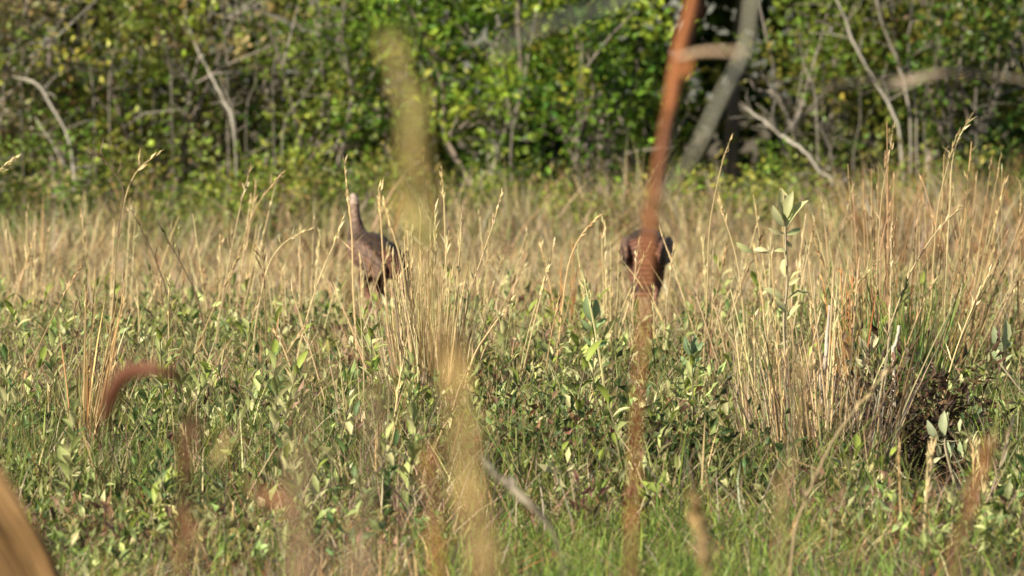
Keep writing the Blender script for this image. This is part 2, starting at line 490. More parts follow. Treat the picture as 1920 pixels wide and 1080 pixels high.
# ------------------------------------------------------------------ the thicket
def shrub(name, label, cat, group, X, Y, h, w, dep, clumps, per, leaf, pal, wts, low=0.08, trunk=0.035, bark=(0.20, 0.17, 0.14),
          stems=4, spread=0.22, seed=0, mat=None, ratio=0.55, bare=0, part='crown'):
    rng = np.random.default_rng(seed + 100)
    root = empty(name, (X, Y, float(ground_z(X, Y)) if Y < 80 else 0), 0, label, cat, group)
    # clump centres in an uneven volume
    d = unit(rng.normal(size=(clumps, 3)))
    rr = rng.uniform(0, 1, clumps) ** 0.42
    bump = 1 + 0.30 * np.sin(d[:, 0] * 4 + seed) * np.cos(d[:, 2] * 5 + seed * 1.7) + rng.normal(0, 0.08, clumps)
    zc, zr = h * (1 + low) / 2, h * (1 - low) / 2
    cen = np.stack([d[:, 0] * rr * bump * w / 2, d[:, 1] * rr * bump * dep / 2, zc + d[:, 2] * rr * bump * zr], 1)
    cen[:, 2] = np.clip(cen[:, 2], 0.06, None)
    sz = rng.uniform(0.10, 0.24, clumps) * (0.75 + 0.12 * h)
    # trunks and limbs
    tb = MB(); tops = []
    for s in range(stems):
        a = rng.uniform(0, 6.28); q = spread * rng.uniform(0.4, 1.3) * h
        hh = h * rng.uniform(0.6, 0.88)
        pts = [Vector((0.05 * math.cos(a), 0.05 * math.sin(a), -0.05))]
        for k in range(1, 6):
            t = k / 5
            pts.append(Vector((math.cos(a) * q * t ** 1.2 + rng.normal(0, 0.03) * h * 0.5, math.sin(a) * q * t ** 1.2 * dep / w + rng.normal(0, 0.03) * h * 0.5, hh * t)))
        add_tube(tb, pts, interp([trunk, trunk * 0.25], 6), vary(bark, 1, 0.15, 0.04, rng)[0], 5)
        tops.append(pts)
    for c in cen[::2]:
        pts = tops[rng.integers(len(tops))]
        j = 1 + int(np.clip((c[2] / h) * 4 * 0.8, 0, 3))
        a, b = pts[j], Vector(c)
        mid = (a + b) / 2 + Vector((rng.normal(0, 0.04), rng.normal(0, 0.04), 0.06 * h * rng.uniform(-0.3, 1)))
        add_tube(tb, [a, mid, b], [trunk * 0.34, trunk * 0.22, trunk * 0.08], vary(bark, 1, 0.2, 0.05, rng)[0], 4)
    for k in range(bare):
        pts = tops[rng.integers(len(tops))]
        a = pts[rng.integers(1, 5)]
        dv = Vector((rng.normal(0, 1), rng.normal(0, 0.8) - 0.3, rng.uniform(0.1, 1.0))).normalized() * h * rng.uniform(0.2, 0.5)
        m1 = a + dv * 0.5 + Vector((rng.normal(0, 0.05), rng.normal(0, 0.05), rng.normal(0, 0.05)))
        add_tube(tb, [a, m1, a + dv], [trunk * 0.4, trunk * 0.28, trunk * 0.1], vary((0.22, 0.195, 0.165), 1, 0.15, 0.04, rng)[0], 4)
    tb.build('trunk' if part == 'crown' else 'stem', M_BARK, root)
    lb = MB()
    N = clumps * per
    ci = np.repeat(np.arange(clumps), per)
    off = rng.normal(0, 1, (N, 3)) * sz[ci][:, None] * np.array([1, 1, 0.7])
    p = cen[ci] + off
    p[:, 2] = np.clip(p[:, 2], 0.02, None)
    ax = off / sz[ci][:, None] * 0.5 + rng.normal(0, 0.55, (N, 3)) + np.array([0, 0, 0.25])
    pal_c = pick(pal, wts, clumps, 0.30, rng)
    col = np.clip(pal_c[ci] * np.exp(rng.normal(0, 0.20, (N, 1))) * np.exp(rng.normal(0, 0.06, (N, 3))), 0.004, 0.8)
    L = leaf * rng.uniform(0.65, 1.3, N)
    add_leaves(lb, p, ax, L, L * ratio * rng.uniform(0.8, 1.2, N), col, rng=rng)
    lb.build(part, mat or M_LEAF, root)['kind'] = 'stuff'
    return root

BRIGHT = [(0.165, 0.26, 0.026), (0.115, 0.20, 0.024), (0.25, 0.33, 0.042), (0.055, 0.115, 0.018)]
OLIVE = [(0.19, 0.24, 0.035), (0.13, 0.18, 0.028), (0.26, 0.27, 0.05), (0.19, 0.15, 0.055)]
MIXED = [(0.19, 0.22, 0.05), (0.22, 0.18, 0.09), (0.15, 0.24, 0.036), (0.27, 0.25, 0.10)]
DARK = [(0.085, 0.145, 0.024), (0.055, 0.10, 0.018), (0.15, 0.17, 0.03), (0.11, 0.15, 0.024)]
YELLOW = [(0.24, 0.29, 0.045), (0.18, 0.25, 0.038), (0.31, 0.31, 0.06), (0.10, 0.16, 0.028)]

# main wall of bushes: (pixel x of the stem, distance, height, width, palette, label)
wall = [
    (-60, 47.5, 3.4, 2.3, MIXED, [2, 4, 1.5, 4], 18, 'brownish twiggy shrub at the left edge of the thicket'),
    (130, 49.0, 3.7, 2.2, MIXED, [2, 4, 3, 3], 26, 'olive and brown shrub second from the left in the thicket, full of grey twigs'),
    (300, 47.6, 3.3, 1.9, OLIVE, [4, 3, 2, 2], 16, 'olive green shrub behind the pale leaning branch'),
    (470, 48.6, 3.7, 2.2, MIXED, [2, 4, 2, 3], 28, 'olive brown shrub with bare grey twigs between two greener ones'),
    (620, 47.2, 3.5, 1.9, YELLOW, [3, 4, 2, 3], 5, 'yellow green shrub above the bird with its head up'),
    (760, 48.4, 3.9, 1.7, BRIGHT, [2, 4, 1, 4], 3, 'deep green shrub behind the tall blurred tan plume'),
    (910, 47.0, 4.1, 2.1, BRIGHT, [4, 3, 3, 2], 2, 'bright glossy green bush left of the rust coloured stalk'),
    (1085, 46.6, 3.7, 2.0, BRIGHT, [4, 3, 3, 2], 2, 'bright glossy green bush right behind the rust coloured stalk'),
    (1215, 48.4, 2.3, 1.0, BRIGHT, [3, 4, 2, 3], 0, 'small green bush at the edge of the dark gap in the thicket'),
    (1535, 47.2, 3.1, 1.5, OLIVE, [4, 4, 3, 1], 5, 'olive green bush right of the dark gap in the thicket'),
    (1640, 48.0, 3.5, 1.8, OLIVE, [4, 4, 2, 2], 6, 'olive bush behind the slender grey trunks'),
    (1790, 47.2, 3.4, 1.9, DARK, [4, 3, 4, 2], 4, 'dark olive bush right of the slender grey trunks'),
    (1960, 48.2, 3.9, 2.3, DARK, [4, 4, 3, 2], 4, 'dark green bush at the right edge of the thicket'),
]
for i, (px, d, h, w, pal, wts, bare, lab) in enumerate(wall):
    shrub('shrub', lab, 'shrub', 'bushes forming the front of the thicket', X_at(px, d), d, h, w, 1.9, int(41 * w / 2 * h / 3), 54, 0.108,
          pal, wts, seed=i, bare=bare, low=0.05)

# low herbs and saplings along the foot of the thicket
foot = [(-30, 43.6, 1.15, OLIVE), (95, 43.2, 0.85, MIXED), (200, 43.9, 1.1, OLIVE), (310, 43.0, 0.75, YELLOW), (400, 44.0, 1.1, OLIVE), (500, 42.8, 0.9, OLIVE), (580, 44.2, 1.1, YELLOW),
        (660, 43.4, 1.0, MIXED), (740, 43.8, 0.95, OLIVE), (830, 43.6, 0.85, YELLOW), (950, 44.2, 0.75, OLIVE), (1090, 43.8, 0.6, YELLOW), (1200, 44.6, 0.6, OLIVE),
        (1340, 43.4, 0.85, YELLOW), (1430, 43.9, 1.0, YELLOW), (1530, 43.2, 0.85, YELLOW), (1650, 44.0, 1.0, OLIVE), (1760, 43.6, 1.0, YELLOW), (1870, 43.8, 1.1, DARK), (1980, 43.6, 1.0, OLIVE)]
for i, (px, d, h, pal) in enumerate(foot):
    shrub('low_shrub', 'knee to waist high shrub at the foot of the thicket, %s from the left' % ORD[i], 'shrub', 'low shrubs at the foot of the thicket',
          X_at(px, d), d, h, 1.0, 0.9, int(24 * h), 44, 0.072, pal, [4, 3, 2, 2], seed=40 + i, trunk=0.012, stems=5, bare=2, low=0.02, part='foliage')

# taller trees behind, their crowns shading the ground inside the wood
back = [(-330, 51.5, 8.5), (-110, 52.5, 9.0), (110, 51.3, 8.6), (320, 52.6, 9.2), (520, 51.2, 8.6), (730, 52.5, 9.2), (930, 51.4, 8.8), (1130, 52.4, 9.2),
        (1370, 53.6, 9.0), (1560, 52.2, 8.8), (1760, 51.4, 9.0), (1960, 52.4, 8.8), (2180, 51.6, 9.0)]
for i, (px, d, h) in enumerate(back):
    shrub('tree', 'tall tree behind the thicket, %s from the left, its crown above the picture' % ORD[i], 'tree', 'trees behind the thicket',
          X_at(px, d), d, h, 3.4, 3.6, 120, 52, 0.20, DARK, [4, 5, 2, 2], seed=70 + i, trunk=0.10, stems=1, spread=0.05, low=0.33)

def far_woods():
    """the closed wood behind, one dense mass"""
    mb = MB()
    N = 42000
    x = R.uniform(-15, 15, N); y = R.uniform(60, 68, N); z = R.uniform(0, 1, N) ** 0.8 * 9.5
    c = pick(DARK, [4, 5, 2, 2], N)
    n2 = 30000  # unseen canopy leaves added overhead to keep the wood below dark
    x = np.concatenate([x, R.uniform(-15, 15, n2)]); y = np.concatenate([y, R.uniform(54, 62, n2)]); z = np.concatenate([z, R.uniform(3.6, 10.5, n2)])
    c = np.concatenate([c, pick(DARK, [4, 5, 2, 2], n2)]); N += n2
    L = R.uniform(0.24, 0.42, N)
    add_leaves(mb, np.stack([x, y, z], 1), R.normal(0, 1, (N, 3)), L, L * 0.6, c)
    o = mb.build('woods', M_LEAF)
    tag(o, 'deep shaded wood closing the view behind the thicket', 'woods', kind='stuff')
far_woods()

def branch(name, label, cat, pts, rad, col, group=None, twigs=0, seed=0, parts='twig', foot=True, mat=None, sides=7):
    """one bare trunk or branch through pixel points (px, py, distance); twigs fork off it"""
    rng = np.random.default_rng(seed + 500)
    W = [P(*p) for p in pts]
    if foot:
        W = W + [Vector((W[-1].x + 0.03, W[-1].y + 0.02, float(ground_z(W[-1].x, W[-1].y)) - 0.04))]
        rad = list(rad) + [rad[-1]]
    base = W[-1].copy()
    W = [w - base for w in W]
    path = smooth_path(W, 4)
    path = [p + Vector((rng.normal(0, 1), rng.normal(0, 1), rng.normal(0, 1))) * (0.45 * rad[0]) if 0 < i < len(path) - 1 else p for i, p in enumerate(path)]
    rr = interp(rad, len(path)) * (0.68 if W[0].z > 1 else 1) * rng.uniform(0.82, 1.2, len(path))
    mb = MB(); add_tube(mb, path, rr, col, sides)
    root = mb.build(name, mat or M_BARK, None, base, smooth=True)
    tag(root, label, cat, group)
    for k in range(twigs):
        j = rng.integers(1, max(2, len(path) - 4))
        a = path[j]; dv = Vector((rng.normal(0, 1), rng.normal(0, 0.5), rng.uniform(-0.2, 1))).normalized() * rng.uniform(0.2, 0.55)
        tb = MB(); add_tube(tb, [a, a + dv * 0.5 + Vector((rng.normal(0, 0.03), 0, 0.03)), a + dv], [rr[j] * 0.5, rr[j] * 0.35, rr[j] * 0.12], np.array(col) * 0.9, 5)
        tb.build(parts, M_BARK, root, smooth=True)
    return root

GREY = (0.21, 0.185, 0.15); PALEGREY = (0.29, 0.265, 0.22); DKGREY = (0.13, 0.115, 0.09)
branch('bare_branch', 'pale grey dead branch leaning down through the left bushes', 'branch',
       [(345, 20, 47.2), (365, 80, 46.9), (395, 140, 46.5), (418, 185, 46.3), (440, 250, 46.0)], [0.010, 0.015, 0.018, 0.018, 0.02], PALEGREY, twigs=9, seed=1)
branch('bare_branch', 'crooked grey branch at the far left edge beside a dark hole', 'branch',
       [(10, 140, 46.9), (62, 153, 46.4), (92, 190, 46.3), (128, 262, 46.1), (140, 340, 45.8)], [0.010, 0.018, 0.022, 0.018, 0.018], PALEGREY, twigs=6, seed=2)
branch('slender_tree', 'slender pale trunk leaning left in the right bushes', 'trunk',
       [(1545, -60, 46.3), (1585, 40, 46.2), (1612, 100, 46.1), (1640, 150, 46.1), (1672, 205, 46.0), (1690, 280, 45.9)], [0.014, 0.019, 0.024, 0.020, 0.022, 0.025], PALEGREY, twigs=8, seed=3)
branch('slender_tree', 'slender upright grey trunk with a fork at right', 'trunk',
       [(1640, -60, 46.5), (1652, 40, 46.4), (1682, 110, 46.4), (1705, 215, 46.2)], [0.014, 0.020, 0.022, 0.026], GREY, twigs=9, seed=4)
branch('slender_tree', 'thin upright pale trunk rightmost of the slender group', 'trunk',
       [(1726, -60, 46.8), (1710, 20, 46.6), (1703, 110, 46.5), (1718, 210, 46.3)], [0.010, 0.013, 0.016, 0.02], GREY, twigs=7, seed=5)
branch('fallen_branch', 'weathered fallen grey branch with forks right of the dark gap', 'branch',
       [(1396, 200, 45.9), (1432, 228, 45.6), (1478, 262, 45.4), (1515, 290, 45.1), (1540, 325, 45.0), (1560, 345, 44.9)], [0.010, 0.022, 0.032, 0.022, 0.02, 0.018], PALEGREY, twigs=11, seed=6)
branch('slender_tree', 'short dark grey stem rising in front of the bright green bush', 'trunk',
       [(985, 120, 46.6), (974, 180, 46.3), (962, 240, 46.1), (958, 300, 46.0)], [0.008, 0.012, 0.016, 0.02], DKGREY, twigs=8, seed=8)
branch('bare_branch', 'thin grey branch crossing between the two left green shrubs', 'branch',
       [(690, -30, 47.0), (615, 100, 46.7), (570, 180, 46.4), (530, 250, 46.1)], [0.005, 0.007, 0.009, 0.012], GREY, twigs=7, seed=10)
branch('bare_branch', 'thin pale stick standing at the foot of the left thicket', 'branch',
       [(66, 220, 45.2), (104, 280, 45.0), (130, 330, 44.9), (142, 370, 44.8)], [0.007, 0.012, 0.013, 0.015], PALEGREY, twigs=4, seed=11)
branch('broken_stump', 'dark stump in the low brush above the head of the left bird', 'stump',
       [(592, 285, 44.6), (584, 300, 44.6), (588, 345, 44.6)], [0.03, 0.045, 0.05], (0.07, 0.045, 0.03), twigs=5, seed=12)
for i, (x0, y0, x1, y1, d) in enumerate([(50, -20, 40, 150, 47.0), (160, 20, 175, 170, 47.1), (255, -10, 262, 140, 47.3), (225, 60, 205, 200, 46.9), (300, 60, 322, 190, 46.8), (432, -20, 425, 120, 47.2),
                                         (515, 30, 512, 160, 47.0), (405, 80, 440, 230, 46.8), (480, 90, 462, 220, 46.7), (1500, 60, 1530, 190, 46.6), (1610, 140, 1600, 300, 46.3), (905, 60, 955, 200, 46.6),
                                         (1760, 40, 1735, 190, 46.6), (1850, 90, 1830, 230, 46.8), (1505, 190, 1560, 300, 45.6)]):
    branch('bare_branch', 'thin bare grey stem in the thicket, %s from the left of its kind' % ORD[sorted([50, 160, 255, 225, 300, 432, 515, 405, 480, 1500, 1610, 905, 1760, 1850, 1505]).index(x0)], 'branch',
           [(x0, y0, d), ((x0 + x1) / 2 + 8 * (-1) ** i, (y0 + y1) / 2, d), (x1, y1, d - 0.2)], [0.006, 0.009, 0.012], GREY if i % 2 else DKGREY, group='bare stems in the thicket', twigs=9, seed=30 + i)

# tall dry grass and reddish stems fringing the thicket foot
def fringe():
    mb = MB()
    N = 26000
    x = R.uniform(-8.5, 8.5, N); y = R.uniform(40.5, 46.5, N)
    nz = noise2(x, y, 1.4, 21)
    k = R.uniform(0, 1, N) < 0.45 + 0.4 * nz
    x, y, nz = x[k], y[k], nz[k]; n = len(x)
    h = np.clip(R.normal(0.40, 0.16, n) + 0.14 * nz, 0.12, 1.0)
    c = pick([TAN, GREYTAN, DUN, (0.22, 0.24, 0.08), (0.15, 0.19, 0.05), RUST], [1.6, 1.6, 1.5, 4.5, 4, 0.6], n)
    tall = R.uniform(0, 1, n) < np.clip(0.12 + (px_of(x, y) > 790) * 0.25 + 0.35 * noise2(x, y, 2.0, 23), 0, 0.8)
    c = np.where(tall[:, None], pick([TAN, GREYTAN, STRAW, DUN], [3, 3, 1.5, 2], n), c)
    h = np.where(tall, h * 1.25, h)
    add_blades(mb, np.stack([x, y, ground_z(x, y) - 0.01], 1), h, R.uniform(0.010, 0.02, n), R.uniform(0, 6.28, n),
               R.normal(0.1, 0.2, n), R.uniform(0, 0.6, n), c * 0.8, c, 3)
    o = mb.build('tall_grass', M_DRY)
    tag(o, 'tall tan and olive grass fringing the foot of the thicket', 'grass', kind='stuff')
fringe()

# ------------------------------------------------------------------ the two wild turkeys
def ring_loft(mb, secs, n=14, col=(0.1, 0.1, 0.1)):
    """secs: (x, z, ry, rz, tilt) along the spine; closed at both ends"""
    V = []
    for (x, z, ry, rz, tl) in secs:
        for k in range(n):
            a = 2 * math.pi * k / n
            u, v = math.cos(a) * ry, math.sin(a) * rz
            V.append((x - v * math.sin(tl), u, z + v * math.cos(tl)))
    f4 = []
    m = len(secs)
    for i in range(m - 1):
        for k in range(n):
            k2 = (k + 1) % n
            f4.append((i * n + k, i * n + k2, (i + 1) * n + k2, (i + 1) * n + k))
    b = len(V)
    V.append((secs[0][0], 0, secs[0][1])); V.append((secs[-1][0], 0, secs[-1][1]))
    f3 = []
    for k in range(n):
        k2 = (k + 1) % n
        f3.append((b, k2, k)); f3.append((b + 1, (m - 1) * n + k, (m - 1) * n + k2))
    mb.add(V, f3, f4, np.array(col))

def ellipsoid(mb, c, r, rot, n=12, m=8):
    V = []
    for i in range(m + 1):
        th = math.pi * i / m
        for k in range(n):
            a = 2 * math.pi * k / n
            v = rot @ Vector((r[0] * math.cos(th), r[1] * math.sin(th) * math.cos(a), r[2] * math.sin(th) * math.sin(a)))
            V.append(tuple(Vector(c) + v))
    f4 = [(i * n + k, i * n + (k + 1) % n, (i + 1) * n + (k + 1) % n, (i + 1) * n + k) for i in range(m) for k in range(n)]
    mb.add(V, None, f4, np.array((0.1, 0.1, 0.1)))

def feather_material():
    m = bpy.data.materials.new('turkey_plumage'); m.use_nodes = True
    nt = m.node_tree; n = nt.nodes; l = nt.links
    b = n['Principled BSDF']; b.inputs['Roughness'].default_value = 0.6
    b.inputs['Specular IOR Level'].default_value = 0.2
    b.inputs['Sheen Weight'].default_value = 0.05
    at = n.new('ShaderNodeAttribute'); at.attribute_name = 'col'
    tc = n.new('ShaderNodeTexCoord')
    mp = n.new('ShaderNodeMapping'); mp.inputs['Scale'].default_value = (1.0, 1.5, 1.6)
    vo = n.new('ShaderNodeTexVoronoi'); vo.inputs['Scale'].default_value = 24
    l.new(tc.outputs['Object'], mp.inputs['Vector']); l.new(mp.outputs[0], vo.inputs['Vector'])
    mr = n.new('ShaderNodeMapRange'); mr.inputs['From Max'].default_value = 0.7
    mr.inputs['To Min'].default_value = 1.25; mr.inputs['To Max'].default_value = 0.6
    l.new(vo.outputs['Distance'], mr.inputs['Value'])
    mul = n.new('ShaderNodeVectorMath'); mul.operation = 'SCALE'
    l.new(at.outputs['Color'], mul.inputs[0]); l.new(mr.outputs[0], mul.inputs['Scale'])
    l.new(mul.outputs[0], b.inputs['Base Color'])
    bp = n.new('ShaderNodeBump'); bp.inputs['Strength'].default_value = 0.5; bp.inputs['Distance'].default_value = 0.012
    l.new(vo.outputs['Distance'], bp.inputs['Height']); bp.invert = True
    l.new(bp.outputs[0], b.inputs['Normal'])
    return m
M_FEATHER = feather_material()
M_BEAK = bark_material('horn', 60, 0.1)

def turkey(label, loc, heading, pose, scale=1.0):
    tmp = MB()
    if pose == 'alert':
        secs = [(-0.285, 0.385, 0.03, 0.02, 0.6), (-0.25, 0.405, 0.06, 0.05, 0.6), (-0.19, 0.44, 0.095, 0.085, 0.5), (-0.10, 0.485, 0.13, 0.12, 0.4),
                (0.0, 0.525, 0.142, 0.14, 0.4), (0.09, 0.56, 0.132, 0.135, 0.5), (0.155, 0.60, 0.10, 0.105, 0.8), (0.19, 0.655, 0.066, 0.072, 1.15),
                (0.203, 0.715, 0.048, 0.052, 1.4), (0.208, 0.775, 0.036, 0.04, 1.5), (0.212, 0.83, 0.03, 0.033, 1.5), (0.217, 0.868, 0.03, 0.036, 1.4),
                (0.226, 0.90, 0.029, 0.038, 1.3), (0.233, 0.925, 0.02, 0.026, 1.3), (0.236, 0.936, 0.006, 0.008, 1.3)]
        beak = ((0.255, 0.897), (0.30, 0.885)); eye = (0.243, 0.908, 0.026)
        hip = (0.0, 0.41)
    else:
        secs = [(-0.285, 0.415, 0.03, 0.02, 0.2), (-0.25, 0.43, 0.07, 0.05, 0.2), (-0.19, 0.455, 0.115, 0.09, 0.15), (-0.10, 0.475, 0.142, 0.13, 0.1),
                (0.0, 0.478, 0.150, 0.145, 0.0), (0.09, 0.465, 0.138, 0.135, -0.2), (0.165, 0.44, 0.10, 0.105, -0.5), (0.215, 0.40, 0.064, 0.07, -0.75),
                (0.26, 0.34, 0.046, 0.05, -0.95), (0.30, 0.275, 0.036, 0.04, -1.0), (0.335, 0.215, 0.03, 0.033, -1.0), (0.362, 0.17, 0.03, 0.036, -0.8),
                (0.39, 0.14, 0.027, 0.034, -0.7), (0.412, 0.122, 0.014, 0.018, -0.7)]
        beak = ((0.405, 0.128), (0.44, 0.09)); eye = (0.385, 0.155, 0.025)
        hip = (-0.01, 0.37)
    ring_loft(tmp, secs, 16)
    # folded wings lie along the flanks, tail droops behind
    for s in (-1, 1):
        if pose == 'alert':
            rot = Matrix.Rotation(0.10 * s, 3, 'Z') @ Matrix.Rotation(-0.50, 3, 'Y')
            ellipsoid(tmp, (-0.055, s * 0.118, 0.505), (0.215, 0.036, 0.088), rot)
        else:
            rot = Matrix.Rotation(0.12 * s, 3, 'Z') @ Matrix.Rotation(-0.16, 3, 'Y')
            ellipsoid(tmp, (-0.07, s * 0.128, 0.475), (0.225, 0.036, 0.092), rot)
        hx, hz = hip
        V = [(hx, s * 0.065, hz), (hx + 0.03, s * 0.068, hz - 0.09), (hx - 0.035, s * 0.065, hz - 0.185), (hx + 0.01, s * 0.065, 0.02)]
        add_tube(tmp, smooth_path(V[:3], 3), interp([0.06, 0.045, 0.017], 7), (0.1, 0.1, 0.1), 8)
        add_tube(tmp, [V[2], V[3]], [0.0135, 0.0125], (0.1, 0.1, 0.1), 7)
        for a in (-0.5, 0.0, 0.5, math.pi):
            ln = 0.04 if a > 2 else 0.085
            e = (V[3][0] + math.cos(a) * ln, V[3][1] + math.sin(a) * ln, 0.008)
            add_tube(tmp, [(V[3][0], V[3][1], 0.022), ((V[3][0] + e[0]) / 2, (V[3][1] + e[1]) / 2, 0.02), e], [0.012, 0.011, 0.007], (0.1, 0.1, 0.1), 6)
    tz = secs[0][1]
    ring_loft(tmp, [(-0.20, tz + 0.05, 0.06, 0.03, 0.8), (-0.28, tz + 0.01, 0.062, 0.02, 0.8), (-0.35, tz - 0.075, 0.072, 0.016, 0.9), (-0.40, tz - 0.16, 0.082, 0.013, 1.0), (-0.425, tz - 0.215, 0.07, 0.010, 1.0)], 12)
    add_tube(tmp, [(beak[0][0] - 0.02, 0, beak[0][1]), (beak[0][0], 0, beak[0][1]), (beak[1][0] - 0.012, 0, beak[1][1] + 0.006), (beak[1][0], 0, beak[1][1] - 0.006)], [0.014, 0.013, 0.009, 0.003], (0.1, 0.1, 0.1), 8)
    me = tmp.mesh('raw')
    ob = bpy.data.objects.new('raw', me); COL.objects.link(ob)
    rm = ob.modifiers.new('r', 'REMESH'); rm.mode = 'VOXEL'; rm.voxel_size = 0.0075
    sm = ob.modifiers.new('s', 'SMOOTH'); sm.iterations = 3; sm.factor = 0.45
    dg = bpy.context.evaluated_depsgraph_get(); dg.update()
    body = bpy.data.meshes.new_from_object(ob.evaluated_get(dg))
    bpy.data.objects.remove(ob, do_unlink=True)
    n = len(body.vertices)
    co = np.zeros(n * 3); body.vertices.foreach_get('co', co); co = co.reshape(-1, 3)
    x, y, z = co.T
    rng = np.random.default_rng(3)
    # plumage zones
    C = np.tile(np.array([0.062, 0.037, 0.025]), (n, 1))
    fine = 0.5 + 0.5 * np.sin(x * 95 + z * 70)
    C += fine[:, None] * np.array([0.030, 0.018, 0.010])
    up = np.clip((z - 0.47) / 0.10, 0, 1)[:, None]
    C = C * (0.55 + 0.2 * (1 - up)) + (1 - up) * np.array([0.105, 0.046, 0.027])
    zsp = np.interp(x, [s[0] for s in secs[:8]], [s[1] for s in secs[:8]])
    wing = (np.abs(y) > 0.108) & (x < 0.15) & (x > -0.30) & (z > 0.36)
    bar = 0.5 + 0.5 * np.sin((x * 0.9 - z * 0.6) * 190)
    wc = np.array([0.155, 0.092, 0.062]) * (0.5 + 0.6 * bar)[:, None]
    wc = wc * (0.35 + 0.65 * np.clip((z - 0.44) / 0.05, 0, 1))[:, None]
    C = np.where(wing[:, None], wc, C)
    C = np.where(wing[:, None], C, C)
    rump = (x < -0.16) & (z < zsp + 0.15)
    rc = np.array([0.145, 0.06, 0.035]) * (0.8 + 0.5 * np.sin(x * 130 + z * 110))[:, None].clip(0.4, 1.4)
    C = np.where((rump & ~wing)[:, None], rc, C)
    tail = (x < -0.27) & (z < tz)
    tt = np.clip((tz - z) / 0.215, 0, 1)
    tcol = np.array([0.15, 0.065, 0.034])[None] * (0.7 + 0.5 * np.sin(tt * 46))[:, None]
    tcol = np.where(((tt > 0.66) & (tt < 0.88))[:, None], np.array([0.012, 0.010, 0.010]), tcol)
    tcol = np.where((tt >= 0.88)[:, None], np.array([0.24, 0.13, 0.07]), tcol)
    C = np.where(tail[:, None], tcol, C)
    if pose == 'alert':
        nk = np.clip((z - 0.62) / 0.16, 0, 1) * (x > 0.12)
    else:
        nk = np.clip((x - 0.19) / 0.12, 0, 1)
    bare = np.array([0.22, 0.145, 0.105]); nb = np.array([0.13, 0.08, 0.055])
    C = C * (1 - nk[:, None]) + (nb * (1 - nk[:, None]) + bare * nk[:, None]) * nk[:, None]
    face = (z > 0.865) if pose == 'alert' else (x > 0.37)
    C = np.where(face[:, None], np.array([0.36, 0.27, 0.22]), C)
    bk = (x > beak[0][0] + 0.004) & (np.abs(z - beak[0][1]) < 0.05)
    C = np.where(bk[:, None], np.array([0.30, 0.22, 0.12]), C)
    leg = z < (hip[1] - 0.16)
    if pose == 'alert': leg &= x > -0.2
    else: leg &= (x > -0.2) & (x < 0.15)
    C = np.where(leg[:, None], np.array([0.30, 0.15, 0.11]), C)
    C *= np.exp(rng.normal(0, 0.06, (n, 1)))
    for a in list(body.color_attributes): body.color_attributes.remove(a)
    at = body.color_attributes.new('col', 'FLOAT_COLOR', 'POINT')
    at.data.foreach_set('color', np.concatenate([C, np.ones((n, 1))], 1).astype(np.float32).ravel())
    body.polygons.foreach_set('use_smooth', np.ones(len(body.polygons), dtype=bool))
    body.materials.clear(); body.materials.append(M_FEATHER)
    body.name = 'turkey'
    root = link('turkey', body)
    tag(root, label, 'wild turkey', 'wild turkeys in the dry grass')
    root.location = loc; root.rotation_euler = (0, 0, heading); root.scale = (scale,) * 3
    for s in (-1, 1):
        eb = MB(); ellipsoid(eb, (0, 0, 0), (0.006, 0.005, 0.006), Matrix.Identity(3), 8, 6)
        eb.c = [np.tile(np.array([[0.01, 0.008, 0.006]], np.float32), (len(eb.v[0]), 1))]
        e = eb.build('eye', M_BEAK, root, smooth=True); e.location = (eye[0], s * eye[2], eye[1])
    # loose covert and flight feathers that lift from the folded wings, and tail quills
    for s in (-1, 1):
        for k in range(7):
            fb = MB()
            t = k / 6
            L = 0.20 - 0.05 * t
            w = 0.030
            pts = [(0, 0), (0.3, 0.8), (0.75, 0.9), (1, 0.15)]
            V = []
            for (u, q) in pts:
                V += [(-u * L, 0.002 * q, -w * 0.5 * q), (-u * L, 0.006 * q, 0), (-u * L, 0.002 * q, w * 0.5 * q)]
            f4 = [(i * 3 + j, i * 3 + j + 1, i * 3 + j + 4, i * 3 + j + 3) for i in range(3) for j in range(2)]
            cc = (0.19, 0.105, 0.068) if k % 2 else (0.075, 0.045, 0.032)
            fb.add(V, None, f4, np.array(cc))
            f = fb.build('wing_feather', M_FEATHER, root, smooth=True)
            if pose == 'alert': f.location = (-0.05 - 0.02 * t, s * 0.156, 0.545 - 0.105 * t); f.rotation_euler = (0, -0.55 + 0.12 * t, 0.16 * s)
            else: f.location = (-0.07 - 0.015 * t, s * 0.168, 0.52 - 0.10 * t); f.rotation_euler = (0, -0.22 + 0.1 * t, 0.2 * s)
    for k in range(9):
        fb = MB(); u = (k - 4) / 4
        L, w = 0.25, 0.034
        V = []; cc = []
        for (a, q, c) in [(0, 0.5, (0.14, 0.06, 0.03)), (0.5, 0.9, (0.15, 0.065, 0.035)), (0.76, 1.0, (0.016, 0.012, 0.01)), (0.9, 1.0, (0.02, 0.014, 0.012)), (1, 0.6, (0.28, 0.16, 0.09))]:
            V += [(-a * L, -w * 0.5 * q, 0), (-a * L, 0, 0.004), (-a * L, w * 0.5 * q, 0)]; cc += [c] * 3
        f4 = [(i * 3 + j, i * 3 + j + 1, i * 3 + j + 4, i * 3 + j + 3) for i in range(4) for j in range(2)]
        fb.add(V, None, f4, np.array(cc))
        f = fb.build('tail_feather', M_FEATHER, root, smooth=True)
        f.location = (-0.27, u * 0.032, tz + 0.012 + 0.012 * (1 - abs(u)) + 0.0015 * k)
        f.rotation_euler = (0, -0.98 + 0.05 * abs(u), -0.22 * u)
    return root

